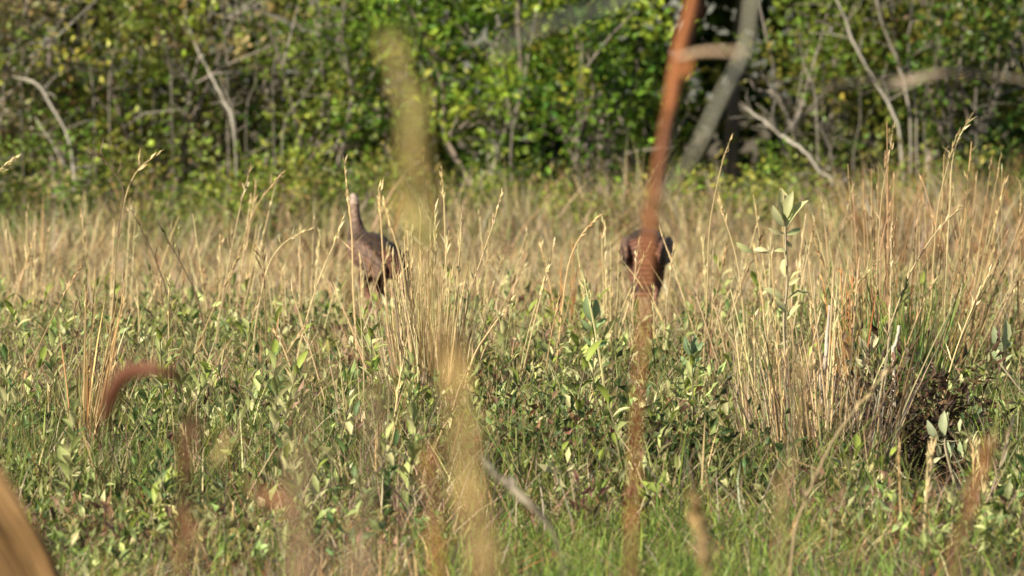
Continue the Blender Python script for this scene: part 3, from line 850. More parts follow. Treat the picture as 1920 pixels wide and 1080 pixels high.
g = Vector((X_at(703, 30.0), 30.0, float(ground_z(X_at(703, 30), 30))))
turkey('brown wild turkey standing upright with its neck stretched and pale head raised', g, math.atan2(0.76, -0.65), 'alert', 1.0)
g = Vector((X_at(1212, 30.0), 30.0, float(ground_z(X_at(1212, 30), 30))))
turkey('dark wild turkey seen from behind with its head down in the grass', g, math.atan2(0.99, 0.10), 'feeding', 1.05)

# ------------------------------------------------------------------ bunchgrass tussocks
def bunchgrass(label, base, h, rad, n, pal, wts, stalks=0, lean=0.18, bend=0.3, width=0.008, group='bunchgrass tussocks in the meadow', seed=0,
               name='bunchgrass', bias=(0, 0), stalk_col=STRAW, stalk_h=1.15):
    rng = np.random.default_rng(seed + 900)
    root = empty(name, base, 0, label, 'grass', group)
    mb = MB()
    if n > 100 and width < 0.012: n = int(n * 0.36)
    r = rad * np.sqrt(rng.uniform(0, 1, n)); a = rng.uniform(0, 6.28, n)
    bx, by = r * np.cos(a), r * np.sin(a)
    bz = ground_z(base.x + bx, base.y + by) - base.z - 0.02
    out = np.arctan2(by, bx) + rng.normal(0, 1.0, n)
    hh = h * np.clip(rng.normal(0.62, 0.24, n), 0.2, 1.05)
    c = pick(pal, wts, n, 0.18, rng)
    lx = np.abs(rng.normal(lean * 1.2, lean * 0.9, n)) * (0.5 + 0.8 * r / rad)
    vx, vy = np.cos(out) * lx + bias[0], np.sin(out) * lx + bias[1]
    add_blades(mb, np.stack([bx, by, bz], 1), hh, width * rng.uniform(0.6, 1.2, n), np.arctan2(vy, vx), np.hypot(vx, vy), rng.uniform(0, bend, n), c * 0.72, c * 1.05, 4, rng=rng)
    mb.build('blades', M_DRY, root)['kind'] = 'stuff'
    for k in range(int(stalks * 0.7 + 0.5)):
        sb = MB()
        r0 = rad * 0.6 * math.sqrt(rng.uniform()); a0 = rng.uniform(0, 6.28)
        o = a0 + rng.normal(0, 0.9)
        H = h * stalk_h * rng.uniform(0.75, 1.12); ln = abs(rng.normal(lean * 0.8, lean * 0.5)); bd = rng.uniform(0.0, 0.16)
        vx, vy = math.cos(o) * ln + bias[0], math.sin(o) * ln + bias[1]
        p0 = Vector((r0 * math.cos(a0), r0 * math.sin(a0), -0.02))
        pts = [p0 + Vector((vx * H * (t + bd * t * t), vy * H * (t + bd * t * t), H * t)) for t in np.linspace(0, 1, 7)]
        cc = vary(stalk_col, 1, 0.12, 0.05, rng)[0]
        add_tube(sb, pts, interp([0.0048, 0.004, 0.0024], 7), cc * 0.85, 5, cc)
        # sheaths and short spikelets along the upper half
        m = 12
        tt = rng.uniform(0.45, 1.0, m)
        pp = np.array([tuple(pts[int(t * 5.99)].lerp(pts[min(6, int(t * 5.99) + 1)], t * 5.99 % 1)) for t in tt])
        ax = np.stack([rng.normal(vx, 0.22, m), rng.normal(vy, 0.22, m), np.full(m, 1.0)], 1)
        add_leaves(sb, pp, ax, rng.uniform(0.035, 0.085, m), rng.uniform(0.006, 0.011, m), vary(cc, m, 0.15, 0.05, rng), rng=rng)
        sb.build('seed_stalk', M_DRY, root)
    return root

STR = [TAN, STRAW, DUN, GREYTAN]
RED = [RUST, TAN, (0.42, 0.22, 0.09), STRAW]
GRN = [GRASS, DEEP, LIME, BLUEGREEN]
MIX = [TAN, GRASS, STRAW, DUN]
bunchgrass('tall straw coloured bunchgrass clump in the centre beside the left bird', G(808, 812), 0.88, 0.17, 1250, STR, [4, 5, 1.5, 1.5], 22, 0.09, 0.12, 0.009, seed=1)
bunchgrass('thin straw bunchgrass just left of the tall centre clump', G(752, 790), 0.78, 0.10, 170, STR, [4, 5, 2, 2], 8, 0.12, 0.2, 0.008, seed=2)
bunchgrass('broad pale tussock leaning over the dark hollow at right', G(1540, 905), 0.78, 0.30, 1050, [TAN, GREYTAN, STRAW, DUN, (0.27, 0.18, 0.13)], [3, 4, 3, 3, 2], 12, 0.12, 0.22, 0.0085, seed=3)
bunchgrass('tussock of straw stems left of the dark hollow, greenish at its foot', G(1455, 890), 0.66, 0.20, 420, [GREYTAN, TAN, GRASS, DUN], [4, 3, 1.5, 3], 8, 0.22, 0.3, 0.008, seed=4)
bunchgrass('reddish broomsedge clump towering above the right meadow', G(1660, 745), 1.16, 0.24, 300, RED, [2, 4, 2, 3], 18, 0.08, 0.12, 0.009, seed=5, stalk_col=(0.46, 0.32, 0.17))
bunchgrass('rust orange broomsedge bundle between green rushes and pale tussock', G(1592, 800), 0.72, 0.08, 260, RED, [4, 2, 4, 1], 9, 0.06, 0.1, 0.009, seed=6, stalk_col=(0.48, 0.26, 0.11))
bunchgrass('vivid green rush clump at right in front of the reddish grass', G(1692, 800), 0.88, 0.16, 1000, GRN, [4, 4, 2, 3], 0, 0.12, 0.2, 0.009, seed=7)
bunchgrass('tall straw grass leaning right near the right edge', G(1775, 745), 1.20, 0.20, 280, [TAN, DUN, RUST, STRAW], [3, 3, 2, 2], 16, 0.14, 0.25, 0.008, seed=8, bias=(0.08, 0), stalk_col=TAN)
bunchgrass('brownish tall grass at the right edge of the meadow', G(1880, 735), 1.02, 0.22, 330, [DUN, GREYTAN, RUST, TAN], [4, 3, 2, 2], 10, 0.16, 0.3, 0.008, seed=9, stalk_col=TAN)
bunchgrass('small rust red grass tuft left of the feeding bird', G(1058, 690), 0.62, 0.07, 130, RED, [4, 2, 4, 2], 5, 0.10, 0.2, 0.009, seed=10, stalk_col=(0.45, 0.25, 0.10))
bunchgrass('sparse straw tuft with drooping seed heads in front of the feeding bird', G(1135, 735), 0.74, 0.10, 90, [STRAW, TAN, GRASS, PALE], [4, 3, 2, 2], 7, 0.14, 0.2, 0.009, seed=11)
bunchgrass('straw tuft of crossing stems right of the feeding bird', G(1330, 725), 0.80, 0.14, 120, MIX, [4, 3, 3, 2], 9, 0.18, 0.25, 0.008, seed=12)
bunchgrass('narrow golden tuft with tall stems at far left', G(165, 895), 0.78, 0.06, 70, [(0.50, 0.32, 0.13), TAN, STRAW, RUST], [4, 3, 2, 1], 5, 0.10, 0.15, 0.009, seed=13, bias=(0.10, 0), stalk_col=(0.52, 0.35, 0.16))
bunchgrass('loose straw grass standing above the leafy plants at left', G(215, 690), 0.80, 0.25, 190, STR, [4, 4, 2, 2], 9, 0.15, 0.25, 0.008, seed=14)
bunchgrass('fan of pale straw stems between the left edge and the left bird', G(425, 680), 0.82, 0.22, 190, STR, [4, 5, 2, 2], 12, 0.20, 0.25, 0.008, seed=15, bias=(0.08, 0))
bunchgrass('yellowish grass clump below and left of the standing bird', G(545, 700), 0.70, 0.24, 200, MIX, [4, 2, 5, 2], 8, 0.2, 0.25, 0.008, seed=16)
bunchgrass('dry tuft directly in front of the legs of the standing bird', G(690, 720), 0.60, 0.15, 120, STR, [3, 5, 1, 2], 6, 0.16, 0.2, 0.008, seed=17)
bunchgrass('straw tuft behind and right of the tall centre clump', G(915, 690), 0.76, 0.20, 150, STR, [4, 4, 2, 2], 8, 0.2, 0.25, 0.008, seed=18, bias=(0.06, 0))
bunchgrass('brown tuft at lower centre left of the blurred tan stalk', G(690, 905), 0.46, 0.14, 180, [DUN, GREYTAN, RUST, TAN], [4, 4, 2, 2], 4, 0.2, 0.3, 0.007, seed=19)
bunchgrass('reddish brown low grass at lower right corner', G(1690, 1050), 0.30, 0.22, 260, [RUST, DUN, TAN, GRASS], [3, 3, 3, 2], 4, 0.25, 0.4, 0.006, seed=20)
bunchgrass('rusty low grass patch at the right end of the front turf', G(1850, 1015), 0.36, 0.22, 240, [RUST, DUN, GRASS, TAN], [3, 3, 3, 2], 4, 0.25, 0.4, 0.006, seed=21)
bunchgrass('green and straw grass below the blurred rust stalk', G(1235, 760), 0.48, 0.18, 220, [GRASS, TAN, LIME, STRAW], [4, 2, 2, 2], 4, 0.18, 0.3, 0.008, seed=22)
bunchgrass('faded pale stubble left of the broad pale tussock', G(1395, 790), 0.50, 0.18, 190, [STRAW, GREYTAN, TAN, PALE], [3, 3, 3, 2], 5, 0.18, 0.3, 0.007, seed=23)
bunchgrass('tan grass with dark stems at the left edge of the meadow', G(40, 660), 0.72, 0.28, 220, [TAN, DUN, GRASS, STRAW], [4, 3, 3, 2], 9, 0.18, 0.3, 0.008, seed=24)
bunchgrass('straw grass under the leafy pale sprig at right', G(1480, 745), 0.86, 0.22, 260, STR, [4, 4, 2, 3], 12, 0.16, 0.2, 0.008, seed=25)
bunchgrass('brown stubble at lower left beside the rust coloured stem', G(430, 930), 0.30, 0.2, 160, [DUN, GREYTAN, RUST, GRASS], [4, 4, 2, 2], 3, 0.3, 0.4, 0.006, seed=26)
# tawny tussocks farther off, in the blur before the thicket
bl = [(60, 36, 0.75), (150, 40, 0.8), (260, 43, 0.85), (330, 37, 0.6), (420, 41, 0.7), (520, 44, 0.85), (610, 39, 0.65), (840, 42, 0.8), (890, 37, 0.65), (980, 43, 0.85),
      (1060, 40, 0.7), (1140, 44, 0.95), (1190, 43.5, 1.25), (1245, 43.4, 1.05), (1300, 41, 0.75), (1380, 43, 0.95), (1450, 38, 0.7), (1540, 42, 0.85), (1590, 44, 1.1), (1660, 40, 1.05), (1700, 37, 1.0),
      (1740, 42, 1.05), (1800, 39, 0.95), (1850, 43, 1.15), (1900, 37, 0.95), (1960, 41, 1.05)]
for i, (px, d, h) in enumerate(bl):
    b = Vector((X_at(px, d), d, float(ground_z(X_at(px, d), d))))
    red = px > 1560
    if px in (1190, 1245):
        lab = 'tall arching tawny tussock before the thicket, %s of the rust stalk' % ('left' if px == 1190 else 'right')
    elif red:
        lab = 'tall reddish tan tussock in the soft far field on the right, %s from the right' % ORD[len(bl) - 1 - i]
    else:
        lab = 'soft tan tussock in the blurred far field before the thicket, %s from the left' % ORD[i]
    bunchgrass(lab, b, h, 0.22, 190, [TAN, RUST, DUN, GREYTAN] if red else [TAN, GREYTAN, DUN, STRAW], [4, 2.2, 3, 2], 0, 0.18, 0.55 if h > 1 else 0.4, 0.013,
               group='tan tussocks of the far field', seed=60 + i)

wl = [(800, 43, 0.8), (905, 43.6, 0.95), (1010, 42.8, 0.75), (1095, 43.6, 0.9), (1275, 43, 0.85), (1345, 42.4, 0.95), (1410, 43.4, 1.0), (1495, 42.6, 0.9), (1560, 43.4, 1.1), (1625, 42.6, 1.15),
      (1690, 43.2, 1.2), (1780, 42.8, 1.1), (1830, 41.5, 1.15), (1920, 42.6, 1.15), (120, 42.4, 0.7), (360, 42.8, 0.65), (640, 42.5, 0.8)]
wl.sort()
for i, (px, d, h) in enumerate(wl):
    b = Vector((X_at(px, d), d, float(ground_z(X_at(px, d), d))))
    bunchgrass('wispy pale tuft overlapping the base of the bushes, %s from the left' % ORD[i], b, h, 0.28, 120, [TAN, GREYTAN, STRAW, (0.26, 0.26, 0.10)], [3, 3, 2, 2], 0, 0.24, 0.6, 0.012,
               group='wispy tufts at the base of the bushes', seed=130 + i)

# ------------------------------------------------------------------ single tall grass stems (each its own plant)
def grass_stem(label, pts, d, col=STRAW, r=0.0045, head=True, group='single tall grass stems', seed=0):
    """pts: pixel points from the tip down; the foot goes to the ground"""
    rng = np.random.default_rng(seed + 1500)
    W = [P(x, y, d) for x, y in pts][::-1]
    gz = float(ground_z(W[0].x, W[0].y))
    if W[0].z > gz + 0.02:
        dirn = (W[0] - W[1]).normalized() if len(W) > 1 else Vector((0, 0, -1))
        W = [Vector((W[0].x + dirn.x * 0.25 * (W[0].z - gz), d, gz - 0.02))] + W
    base = W[0].copy()
    path = smooth_path([w - base for w in W], 3)
    mb = MB(); cc = vary(col, 1, 0.08, 0.04, rng)[0]
    add_tube(mb, path, interp([r, r, r * 0.8, r * 0.5], len(path)), cc * 0.9, 5, cc)
    m = 5
    ix = rng.integers(1, len(path) - 1, m)
    add_leaves(mb, [tuple(path[i]) for i in ix], np.stack([rng.normal(0, 0.35, m), rng.normal(0, 0.3, m), np.ones(m)], 1), rng.uniform(0.05, 0.12, m), rng.uniform(0.006, 0.010, m), vary(cc, m, 0.12, 0.05, rng), rng=rng)
    root = mb.build('wild_grass', M_DRY, None, base)
    tag(root, label, 'grass stem', group, 'thing')
    if head:
        hb = MB(); m = 16
        t = rng.uniform(0.76, 1.0, m) * (len(path) - 1.01)
        pp = np.array([tuple(path[int(q)].lerp(path[int(q) + 1], q % 1)) for q in t])
        ax = np.array(path[-1] - path[-3])[None] / max(1e-6, (path[-1] - path[-3]).length) + rng.normal(0, 0.17, (m, 3))
        add_leaves(hb, pp, ax, rng.uniform(0.03, 0.06, m), rng.uniform(0.007, 0.011, m), vary(cc * 1.08, m, 0.12, 0.05, rng), rng=rng)
        hb.build('seed_head', M_DRY, root)['kind'] = 'stuff'
    return root

DKST = (0.16, 0.12, 0.07)
stems = [
    ('straw stem right beside the raised head of the left bird', [(646, 306), (652, 370), (660, 440), (662, 540), (668, 640)], 23, STRAW),
    ('straw stem crossing the back of the left bird', [(710, 352), (714, 410), (718, 480), (724, 560), (728, 650)], 23.5, STRAW),
    ('thick straw stem leaning left against the tail of the left bird', [(720, 380), (735, 430), (752, 490), (762, 560), (768, 680)], 23.0, (0.66, 0.52, 0.28)),
    ('dark stem forking left at upper left', [(168, 284), (195, 300), (218, 330), (232, 362), (222, 440), (214, 560)], 23, DKST),
    ('curved straw stem meeting the dark forked stem', [(296, 290), (262, 315), (240, 355), (226, 420), (216, 520), (208, 620)], 23, STRAW),
    ('straw stem with bright tip left of the left bird, leaning right', [(470, 315), (455, 370), (442, 430), (428, 500), (405, 640)], 24, STRAW),
    ('straw stem bending right above the yellowish clump', [(525, 330), (500, 360), (475, 400), (450, 470), (410, 600)], 24, TAN),
    ('bowed straw stem reaching right before the left bird', [(575, 432), (545, 447), (520, 470), (500, 510), (478, 620)], 23, STRAW),
    ('straw stem slanting to the breast of the left bird', [(645, 405), (630, 450), (612, 490), (590, 550), (560, 660)], 22.5, STRAW),
    ('straw stem right of the tall blurred plume, upright', [(827, 322), (832, 370), (834, 420), (838, 560), (836, 700)], 22, STRAW),
    ('straw stem leaning right above the centre clump', [(938, 372), (925, 420), (905, 480), (880, 560), (850, 720)], 21, STRAW),
    ('long straw blade leaning right out of the centre clump', [(962, 560), (940, 590), (915, 625), (890, 665), (868, 740)], 20.5, STRAW),
    ('nodding straw stem left of the feeding bird', [(1124, 405), (1098, 430), (1075, 470), (1062, 520), (1050, 620), (1040, 730)], 21.5, (0.58, 0.44, 0.22)),
    ('pale thick stem with leaves in front of the right forbs', [(1092, 510), (1106, 570), (1116, 620), (1128, 690), (1136, 760)], 20.5, PALE),
    ('straw stem with drooping tip right of the feeding bird', [(1372, 255), (1356, 300), (1340, 370), (1330, 440), (1326, 560), (1318, 700)], 22, TAN),
    ('straw stem leaning left under the pale leafy sprig', [(1346, 372), (1362, 420), (1380, 480), (1392, 560), (1400, 700)], 22, STRAW),
    ('dark slanting stem in the left meadow', [(250, 402), (278, 455), (296, 500), (310, 540), (330, 640)], 24, DKST),
    ('thin dark stem leaning left near the left bird', [(300, 425), (320, 460), (345, 505), (370, 560), (385, 640)], 24, DKST),
    ('straw stem with a curved top at upper right', [(1818, 222), (1795, 265), (1785, 310), (1782, 380), (1776, 480), (1770, 640)], 21.5, STRAW),
    ('straw stem beside the curved one at upper right', [(1795, 250), (1780, 300), (1765, 360), (1755, 430), (1745, 600)], 21.5, TAN),
    ('long straw stem slanting up to the right across the rushes', [(1800, 390), (1760, 430), (1725, 480), (1700, 530), (1660, 650)], 21, STRAW),
    ('pale upright stem rising behind the sprig', [(1675, 235), (1668, 290), (1655, 360), (1648, 450), (1640, 620)], 22, TAN),
    ('long pale stem leaning right at the lower right edge', [(1895, 800), (1880, 860), (1860, 920), (1835, 980), (1820, 1040)], 15.6, GREYTAN),
    ('pale leaning stem rising from the turf over the tussock', [(1660, 700), (1610, 760), (1560, 830), (1520, 920), (1490, 1000)], 13.5, (0.50, 0.40, 0.22)),
    ('golden stem at far left leaning right', [(236, 560), (212, 640), (190, 720), (168, 810), (150, 880)], 19.5, (0.55, 0.38, 0.18)),
    ('thin pale stem at the left edge of the leafy plants', [(92, 735), (90, 790), (86, 850)], 19.5, STRAW),
    ('straw stem reaching in from the left edge', [(30, 295), (0, 318), (-30, 360), (-50, 450), (-60, 620)], 23, STRAW),
    ('broken straw stem leaning left below the left bird', [(512, 615), (530, 650), (545, 690), (560, 740)], 21, STRAW),
    ('pale bent stem in the middle of the brown stubble', [(732, 830), (760, 846), (790, 870), (800, 900)], 19, STRAW),
    ('straw stem standing by the right bird, leaning right', [(1262, 470), (1256, 520), (1250, 570), (1244, 660)], 23, STRAW),
    ('straw stem crossing the tail of the right bird', [(1198, 455), (1192, 500), (1188, 560), (1182, 660)], 24, STRAW),
]
for i, (lab, pts, d, col) in enumerate(stems):
    grass_stem(lab, pts, d, col, seed=i, r=0.0058 if col == PALE or 'thick' in lab else 0.0044)
# many more stems nothing tells apart
PLACES = [(130, 'by the left edge'), (300, 'under the folded rust leaf'), (480, 'above the broken rust stem'), (640, 'left of the standing bird'), (770, 'below the standing bird'),
          (930, 'around the blurred tan stalk'), (1070, 'right of the blurred tan stalk'), (1180, 'left of the rust stalk'), (1300, 'below the feeding bird'), (1420, 'right of the feeding bird'),
          (1600, 'by the broad pale tussock'), (1770, 'by the dark hollow'), (5000, 'near the right edge')]
def place_labels(made):
    """made: (pixel x, distance, object, what it is): say where each grows, and which of those alike it is"""
    cells = {}
    for px, d, o, what in made:
        col = next(t for lim, t in PLACES if px < lim)
        row = 'near turf' if d < 18 else 'mid meadow' if d < 22 else 'far meadow'
        cells.setdefault((what, col, row), []).append((px, d, o))
    for (what, col, row), lst in cells.items():
        lst.sort(key=lambda q: q[0])
        for k, (px, d, o) in enumerate(lst):
            o['label'] = '%s %s, %s' % (what, col, row) + ('' if len(lst) == 1 else ', %s from left' % ORD[k])

def more_stems():
    rng = np.random.default_rng(77)
    made = []
    for i in range(85):
        ci = rng.choice(4, p=[0.45, 0.3, 0.1, 0.15])
        d = rng.uniform(20, 27)
        px = rng.uniform(-60, 1980)
        x = X_at(px, d); z0 = float(ground_z(x, d))
        h = rng.uniform(0.45, 0.85) + (0.25 if px > 1450 and rng.uniform() < 0.5 else 0)
        ln = rng.normal(0.12, 0.2); bd = rng.uniform(-0.12, 0.2)
        top = 172 + FPX * (CAM_H - z0 - h) / d
        pts = [(px + (ln * t + bd * t * t) * h * FPX / d, 172 + FPX * (CAM_H - z0 - h * t) / d) for t in (1, 0.8, 0.55, 0.3, 0.05)]
        made.append((px, d, grass_stem('slim loose grass stem', pts, d, [STRAW, TAN, DUN, (0.3, 0.3, 0.12)][ci], 0.0038, rng.uniform() < 0.6,
                   'loose straw stems across the meadow', seed=200 + i), ['slim straw coloured', 'slim tan', 'slim dun brown', 'slim olive'][ci] + ' grass stem'))
    place_labels(made)
more_stems()

# ------------------------------------------------------------------ leafy forbs of the meadow
def forb_leaf_mesh(col, L=0.07, W=0.024, seed=0):
    rng = np.random.default_rng(seed)
    V, F4, C = [], [], []
    st = [(0, 0.10), (0.2, 0.62), (0.5, 1.0), (0.8, 0.66), (1.0, 0.05)]
    for (t, w) in st:
        z = 0.10 * L * math.sin(t * 2.6) - 0.10 * L * t * t
        ww = W * 0.5 * w
        V += [(t * L, -ww, z + ww * 0.45), (t * L, 0, z), (t * L, ww, z + ww * 0.45)]
        C += [np.array(col) * 1.0, np.array(col) * 1.12, np.array(col) * 1.0]
    for i in range(4):
        for j in range(2):
            F4.append((i * 3 + j, i * 3 + j + 1, i * 3 + j + 4, i * 3 + j + 3))
    mb = MB(); mb.add(V, None, F4, np.array(C))
    me = mb.mesh('leaf', True); me.materials.append(M_FORB)
    return me

LEAFS = {k: [forb_leaf_mesh(np.array(c) * f, L, W, 1) for (L, W, f) in ((0.075, 0.026, 1.0), (0.092, 0.031, 1.1), (0.062, 0.025, 0.85))]
         for k, c in dict(sage=SAGE, pale=PALE, deep=(0.075, 0.13, 0.045), blue=BLUEGREEN, yellow=LIME).items()}

def forb(name, label, group, h, n, kinds, rng, spread=0.05, lscale=1.0, stems=1, up=0.9):
    """a leafy plant at the origin: stem part + one object per leaf"""
    root = empty(name, (0, 0, 0), 0, label, 'plant', group)
    sb = MB()
    ph = 0.0
    for s in range(stems):
        a = rng.uniform(0, 6.28)
        q = 0 if stems == 1 else h * rng.uniform(0.15, 0.45)
        hh = h * (1 if s == 0 else rng.uniform(0.6, 0.95))
        pts = [Vector((math.cos(a) * q * t, math.sin(a) * q * t, hh * t - 0.02)) + Vector((rng.normal(0, 0.006), rng.normal(0, 0.006), 0)) for t in np.linspace(0, 1, 5)]
        add_tube(sb, pts, interp([0.0042, 0.002], 5), (0.17, 0.15, 0.08), 5)
        for i in range(n // stems):
            t = 0.25 + 0.75 * (i + 0.5) / (n // stems)
            k = min(3, int(t * 4)); p = pts[k].lerp(pts[k + 1], t * 4 - k) if t < 1 else pts[-1]
            me = LEAFS[kinds[rng.integers(len(kinds))]][rng.integers(3)]
            lf = link('leaf', me, root)
            lf.location = p
            ph += 2.4
            lf.rotation_euler = (rng.normal(0, 0.35), -np.clip(rng.normal(up * (0.6 + 0.5 * t), 0.22), -0.1, 1.45), ph + rng.normal(0, 0.3))
            lf.scale = (lscale * rng.uniform(0.75, 1.25) * (1.1 - 0.35 * t),) * 3
    sb.build('stem', M_BARK, root)
    return root

def copy_thing(root, loc, rz, sc, label=None):
    r = root.copy(); COL.objects.link(r)
    r.location = loc; r.rotation_euler = (0, 0, rz); r.scale = (sc, sc, sc)
    if label: r['label'] = label
    for ch in root.children:
        c = ch.copy(); COL.objects.link(c); c.parent = r
    return r

def plant_forbs():
    rng = np.random.default_rng(31)
    kinds = [
        ('pale sage green leafy forb with upright pointed leaves among the meadow grass', ['sage', 'sage', 'pale', 'blue'], 0.34, 18, 1, 1.0),
        ('dark green bushy forb with small upright leaves low in the meadow', ['deep', 'deep', 'blue', 'sage'], 0.24, 20, 3, 0.8),
        ('grey green many-stemmed forb with silvery leaf tips in the meadow', ['sage', 'blue', 'pale', 'deep'], 0.30, 24, 3, 0.95),
        ('tall pale forb with large broad leaves in the meadow', ['sage', 'pale', 'sage', 'yellow'], 0.38, 24, 2, 1.05),
        ('yellow green forb with broad young leaves in the meadow', ['yellow', 'deep', 'pale', 'yellow'], 0.22, 14, 2, 0.9),
    ]
    protos = []
    for (lab, kk, h, n, st, ls) in kinds:
        for v in range(2):
            protos.append((forb('leafy_forb', lab, lab.split(' in the')[0].split(' low')[0].split(' among')[0] + 's', h, n, kk, rng, stems=st, lscale=ls), v))
    spots = []
    tries = 0
    while len(spots) < 285 and tries < 20000:
        tries += 1
        d = math.sqrt(rng.uniform(15.6 ** 2, 28.5 ** 2)); px = rng.uniform(-30, 1950)
        x = X_at(px, d)
        if not open_spot(x, d): continue
        if d < 16.9 and 820 < px < 1560: continue
        if any((x - a) ** 2 + (d - b) ** 2 < 0.19 ** 2 for a, b in spots): continue
        spots.append((x, d))
    used = set(); made = []
    what = ['pale sage green forb', 'dark bushy forb', 'silvery green forb', 'broad pale forb', 'yellow green forb']
    for (x, d) in spots:
        wts = np.array([2.4, 2.4, 1.6, 1.6, 2.0, 2.0, 2.6, 2.6, 0.9, 0.9]) if d > 18.6 else np.array([1, 1, 3, 3, 1.5, 1.5, 0.5, 0.5, 1.5, 1.5])
        if d > 26.3 and bool(by_bird(x, d)): continue
        i = int(rng.choice(10, p=wts / wts.sum()))
        root = protos[i][0]
        loc = (x, d, float(ground_z(x, d))); rz = rng.uniform(0, 6.28); sc = rng.uniform(0.85, 1.5)
        if i not in used:
            used.add(i); root.location = loc; root.rotation_euler = (0, 0, rz); root.scale = (sc,) * 3; r = root
        else:
            r = copy_thing(root, loc, rz, sc)
        made.append((float(px_of(x, d)), d, r, what[i // 2]))
    place_labels(made)
plant_forbs()

# the pale leafy sprig standing high at right, and its lower neighbours
def sprig(label, base, tip, d, leaves, col, name='saltbush'):
    """leaves: (px, py of the leaf foot, px, py of its tip) at distance d, hung on a slim stem"""
    b = G(*base) if not isinstance(base, Vector) else base
    b = Vector((b.x, d, float(ground_z(b.x, d))))
    root = empty(name, b, 0, label, 'shrub')
    T = [P(x, y, d) - b for x, y in tip]
    path = smooth_path([Vector((0, 0, -0.02))] + T, 4)
    sb = MB(); add_tube(sb, path, interp([0.007, 0.005, 0.003], len(path)), (0.30, 0.25, 0.16), 6)
    sb.build('stem', M_BARK, root, smooth=True)
    rng = np.random.default_rng(5)
    for (x0, y0, x1, y1) in leaves:
        p0 = P(x0, y0, d) - b; p1 = P(x1, y1, d + rng.normal(0, 0.02)) - b
        near = min(path, key=lambda q: (q - p0).length)
        v = p1 - p0; L = v.length
        lf = link('leaf', forb_leaf_mesh(vary(col, 1, 0.12, 0.05, rng)[0], L, L * 0.38, 2), root)
        lf.location = p0
        xa = v.normalized(); za = Vector((-0.55 + rng.normal(0, 0.45), -0.7 + rng.normal(0, 0.4), 0.35 + rng.normal(0, 0.3)))
        za = (za - xa * za.dot(xa)).normalized(); ya = za.cross(xa)
        lf.rotation_mode = 'QUATERNION'; lf.rotation_quaternion = Matrix((xa, ya, za)).transposed().to_quaternion()
        if (near - p0).length > 0.004:
            tb = MB(); add_tube(tb, [near, (near + p0) / 2 + Vector((0, 0, -0.004)), p0], [0.003, 0.0025, 0.0018], (0.30, 0.27, 0.17), 5)
            tb.build('petiole', M_BARK, root)
sprig('tall pale green leafy sprig standing above the grass at right', (1462, 800), [(1470, 620), (1476, 540), (1474, 470), (1472, 420), (1470, 365)], 20.4,
      [(1470, 425, 1448, 385), (1468, 412, 1466, 352), (1472, 415, 1486, 358), (1474, 420, 1490, 380), (1476, 425, 1514, 374), (1474, 440, 1502, 428),
       (1470, 438, 1440, 428), (1474, 450, 1484, 466), (1472, 520, 1470, 482), (1478, 528, 1506, 506), (1478, 535, 1500, 520), (1412, 474, 1380, 455), (1476, 470, 1452, 470),
       (1440, 470, 1412, 468), (1468, 560, 1432, 540), (1478, 560, 1520, 548), (1474, 590, 1452, 560), (1476, 600, 1500, 570)], (0.46, 0.46, 0.23))
sprig('pale felted sprig with rounded leaves right of the dark hollow', (1795, 930), [(1775, 850), (1772, 820), (1776, 790)], 17.6,
      [(1760, 826, 1738, 788), (1758, 832, 1760, 858), (1770, 820, 1770, 770), (1776, 826, 1782, 858), (1800, 812, 1806, 780), (1800, 826, 1806, 858), (1780, 800, 1776, 772),
       (1764, 858, 1748, 868), (1782, 858, 1790, 828), (1806, 862, 1818, 818)], (0.42, 0.45, 0.27))
sprig('pale leafy sprig at the right edge of the meadow', (1885, 760), [(1882, 690), (1878, 650), (1882, 620)], 20.0,
      [(1880, 660, 1862, 612), (1882, 650, 1888, 600), (1884, 655, 1900, 640), (1878, 680, 1858, 655), (1884, 680, 1900, 664), (1880, 690, 1872, 650)], (0.30, 0.34, 0.18))
sprig('pale broad leaved sprig in the middle of the rust grass at right', (1640, 780), [(1632, 700), (1630, 660), (1634, 630)], 20.2,
      [(1630, 662, 1610, 630), (1632, 660, 1640, 622), (1634, 655, 1648, 630), (1628, 690, 1604, 672), (1632, 680, 1618, 640)], (0.50, 0.45, 0.27))
sprig('small pale sprig with two bright leaves at lower centre left', (655, 905), [(650, 890), (652, 870)], 17.9,
      [(650, 885, 636, 880), (650, 882, 656, 862), (652, 886, 668, 880), (648, 890, 640, 870)], (0.50, 0.48, 0.28))
sprig('bright blue green sprig in front of the feeding bird', (1120, 735), [(1118, 650), (1112, 600), (1108, 565)], 22.0,
      [(1112, 605, 1098, 555), (1114, 600, 1118, 560), (1112, 620, 1090, 600), (1116, 625, 1136, 595), (1118, 650, 1094, 630), (1118, 650, 1140, 640), (1110, 580, 1104, 545)], (0.25, 0.33, 0.15))
sprig('bright blue green leaf spray right of the blurred rust stalk', (1300, 760), [(1296, 700), (1296, 660), (1300, 630)], 20.8,
      [(1296, 668, 1284, 630), (1298, 665, 1302, 625), (1300, 668, 1320, 640), (1296, 690, 1276, 668), (1298, 690, 1318, 668), (1298, 700, 1310, 660)], (0.24, 0.33, 0.16))

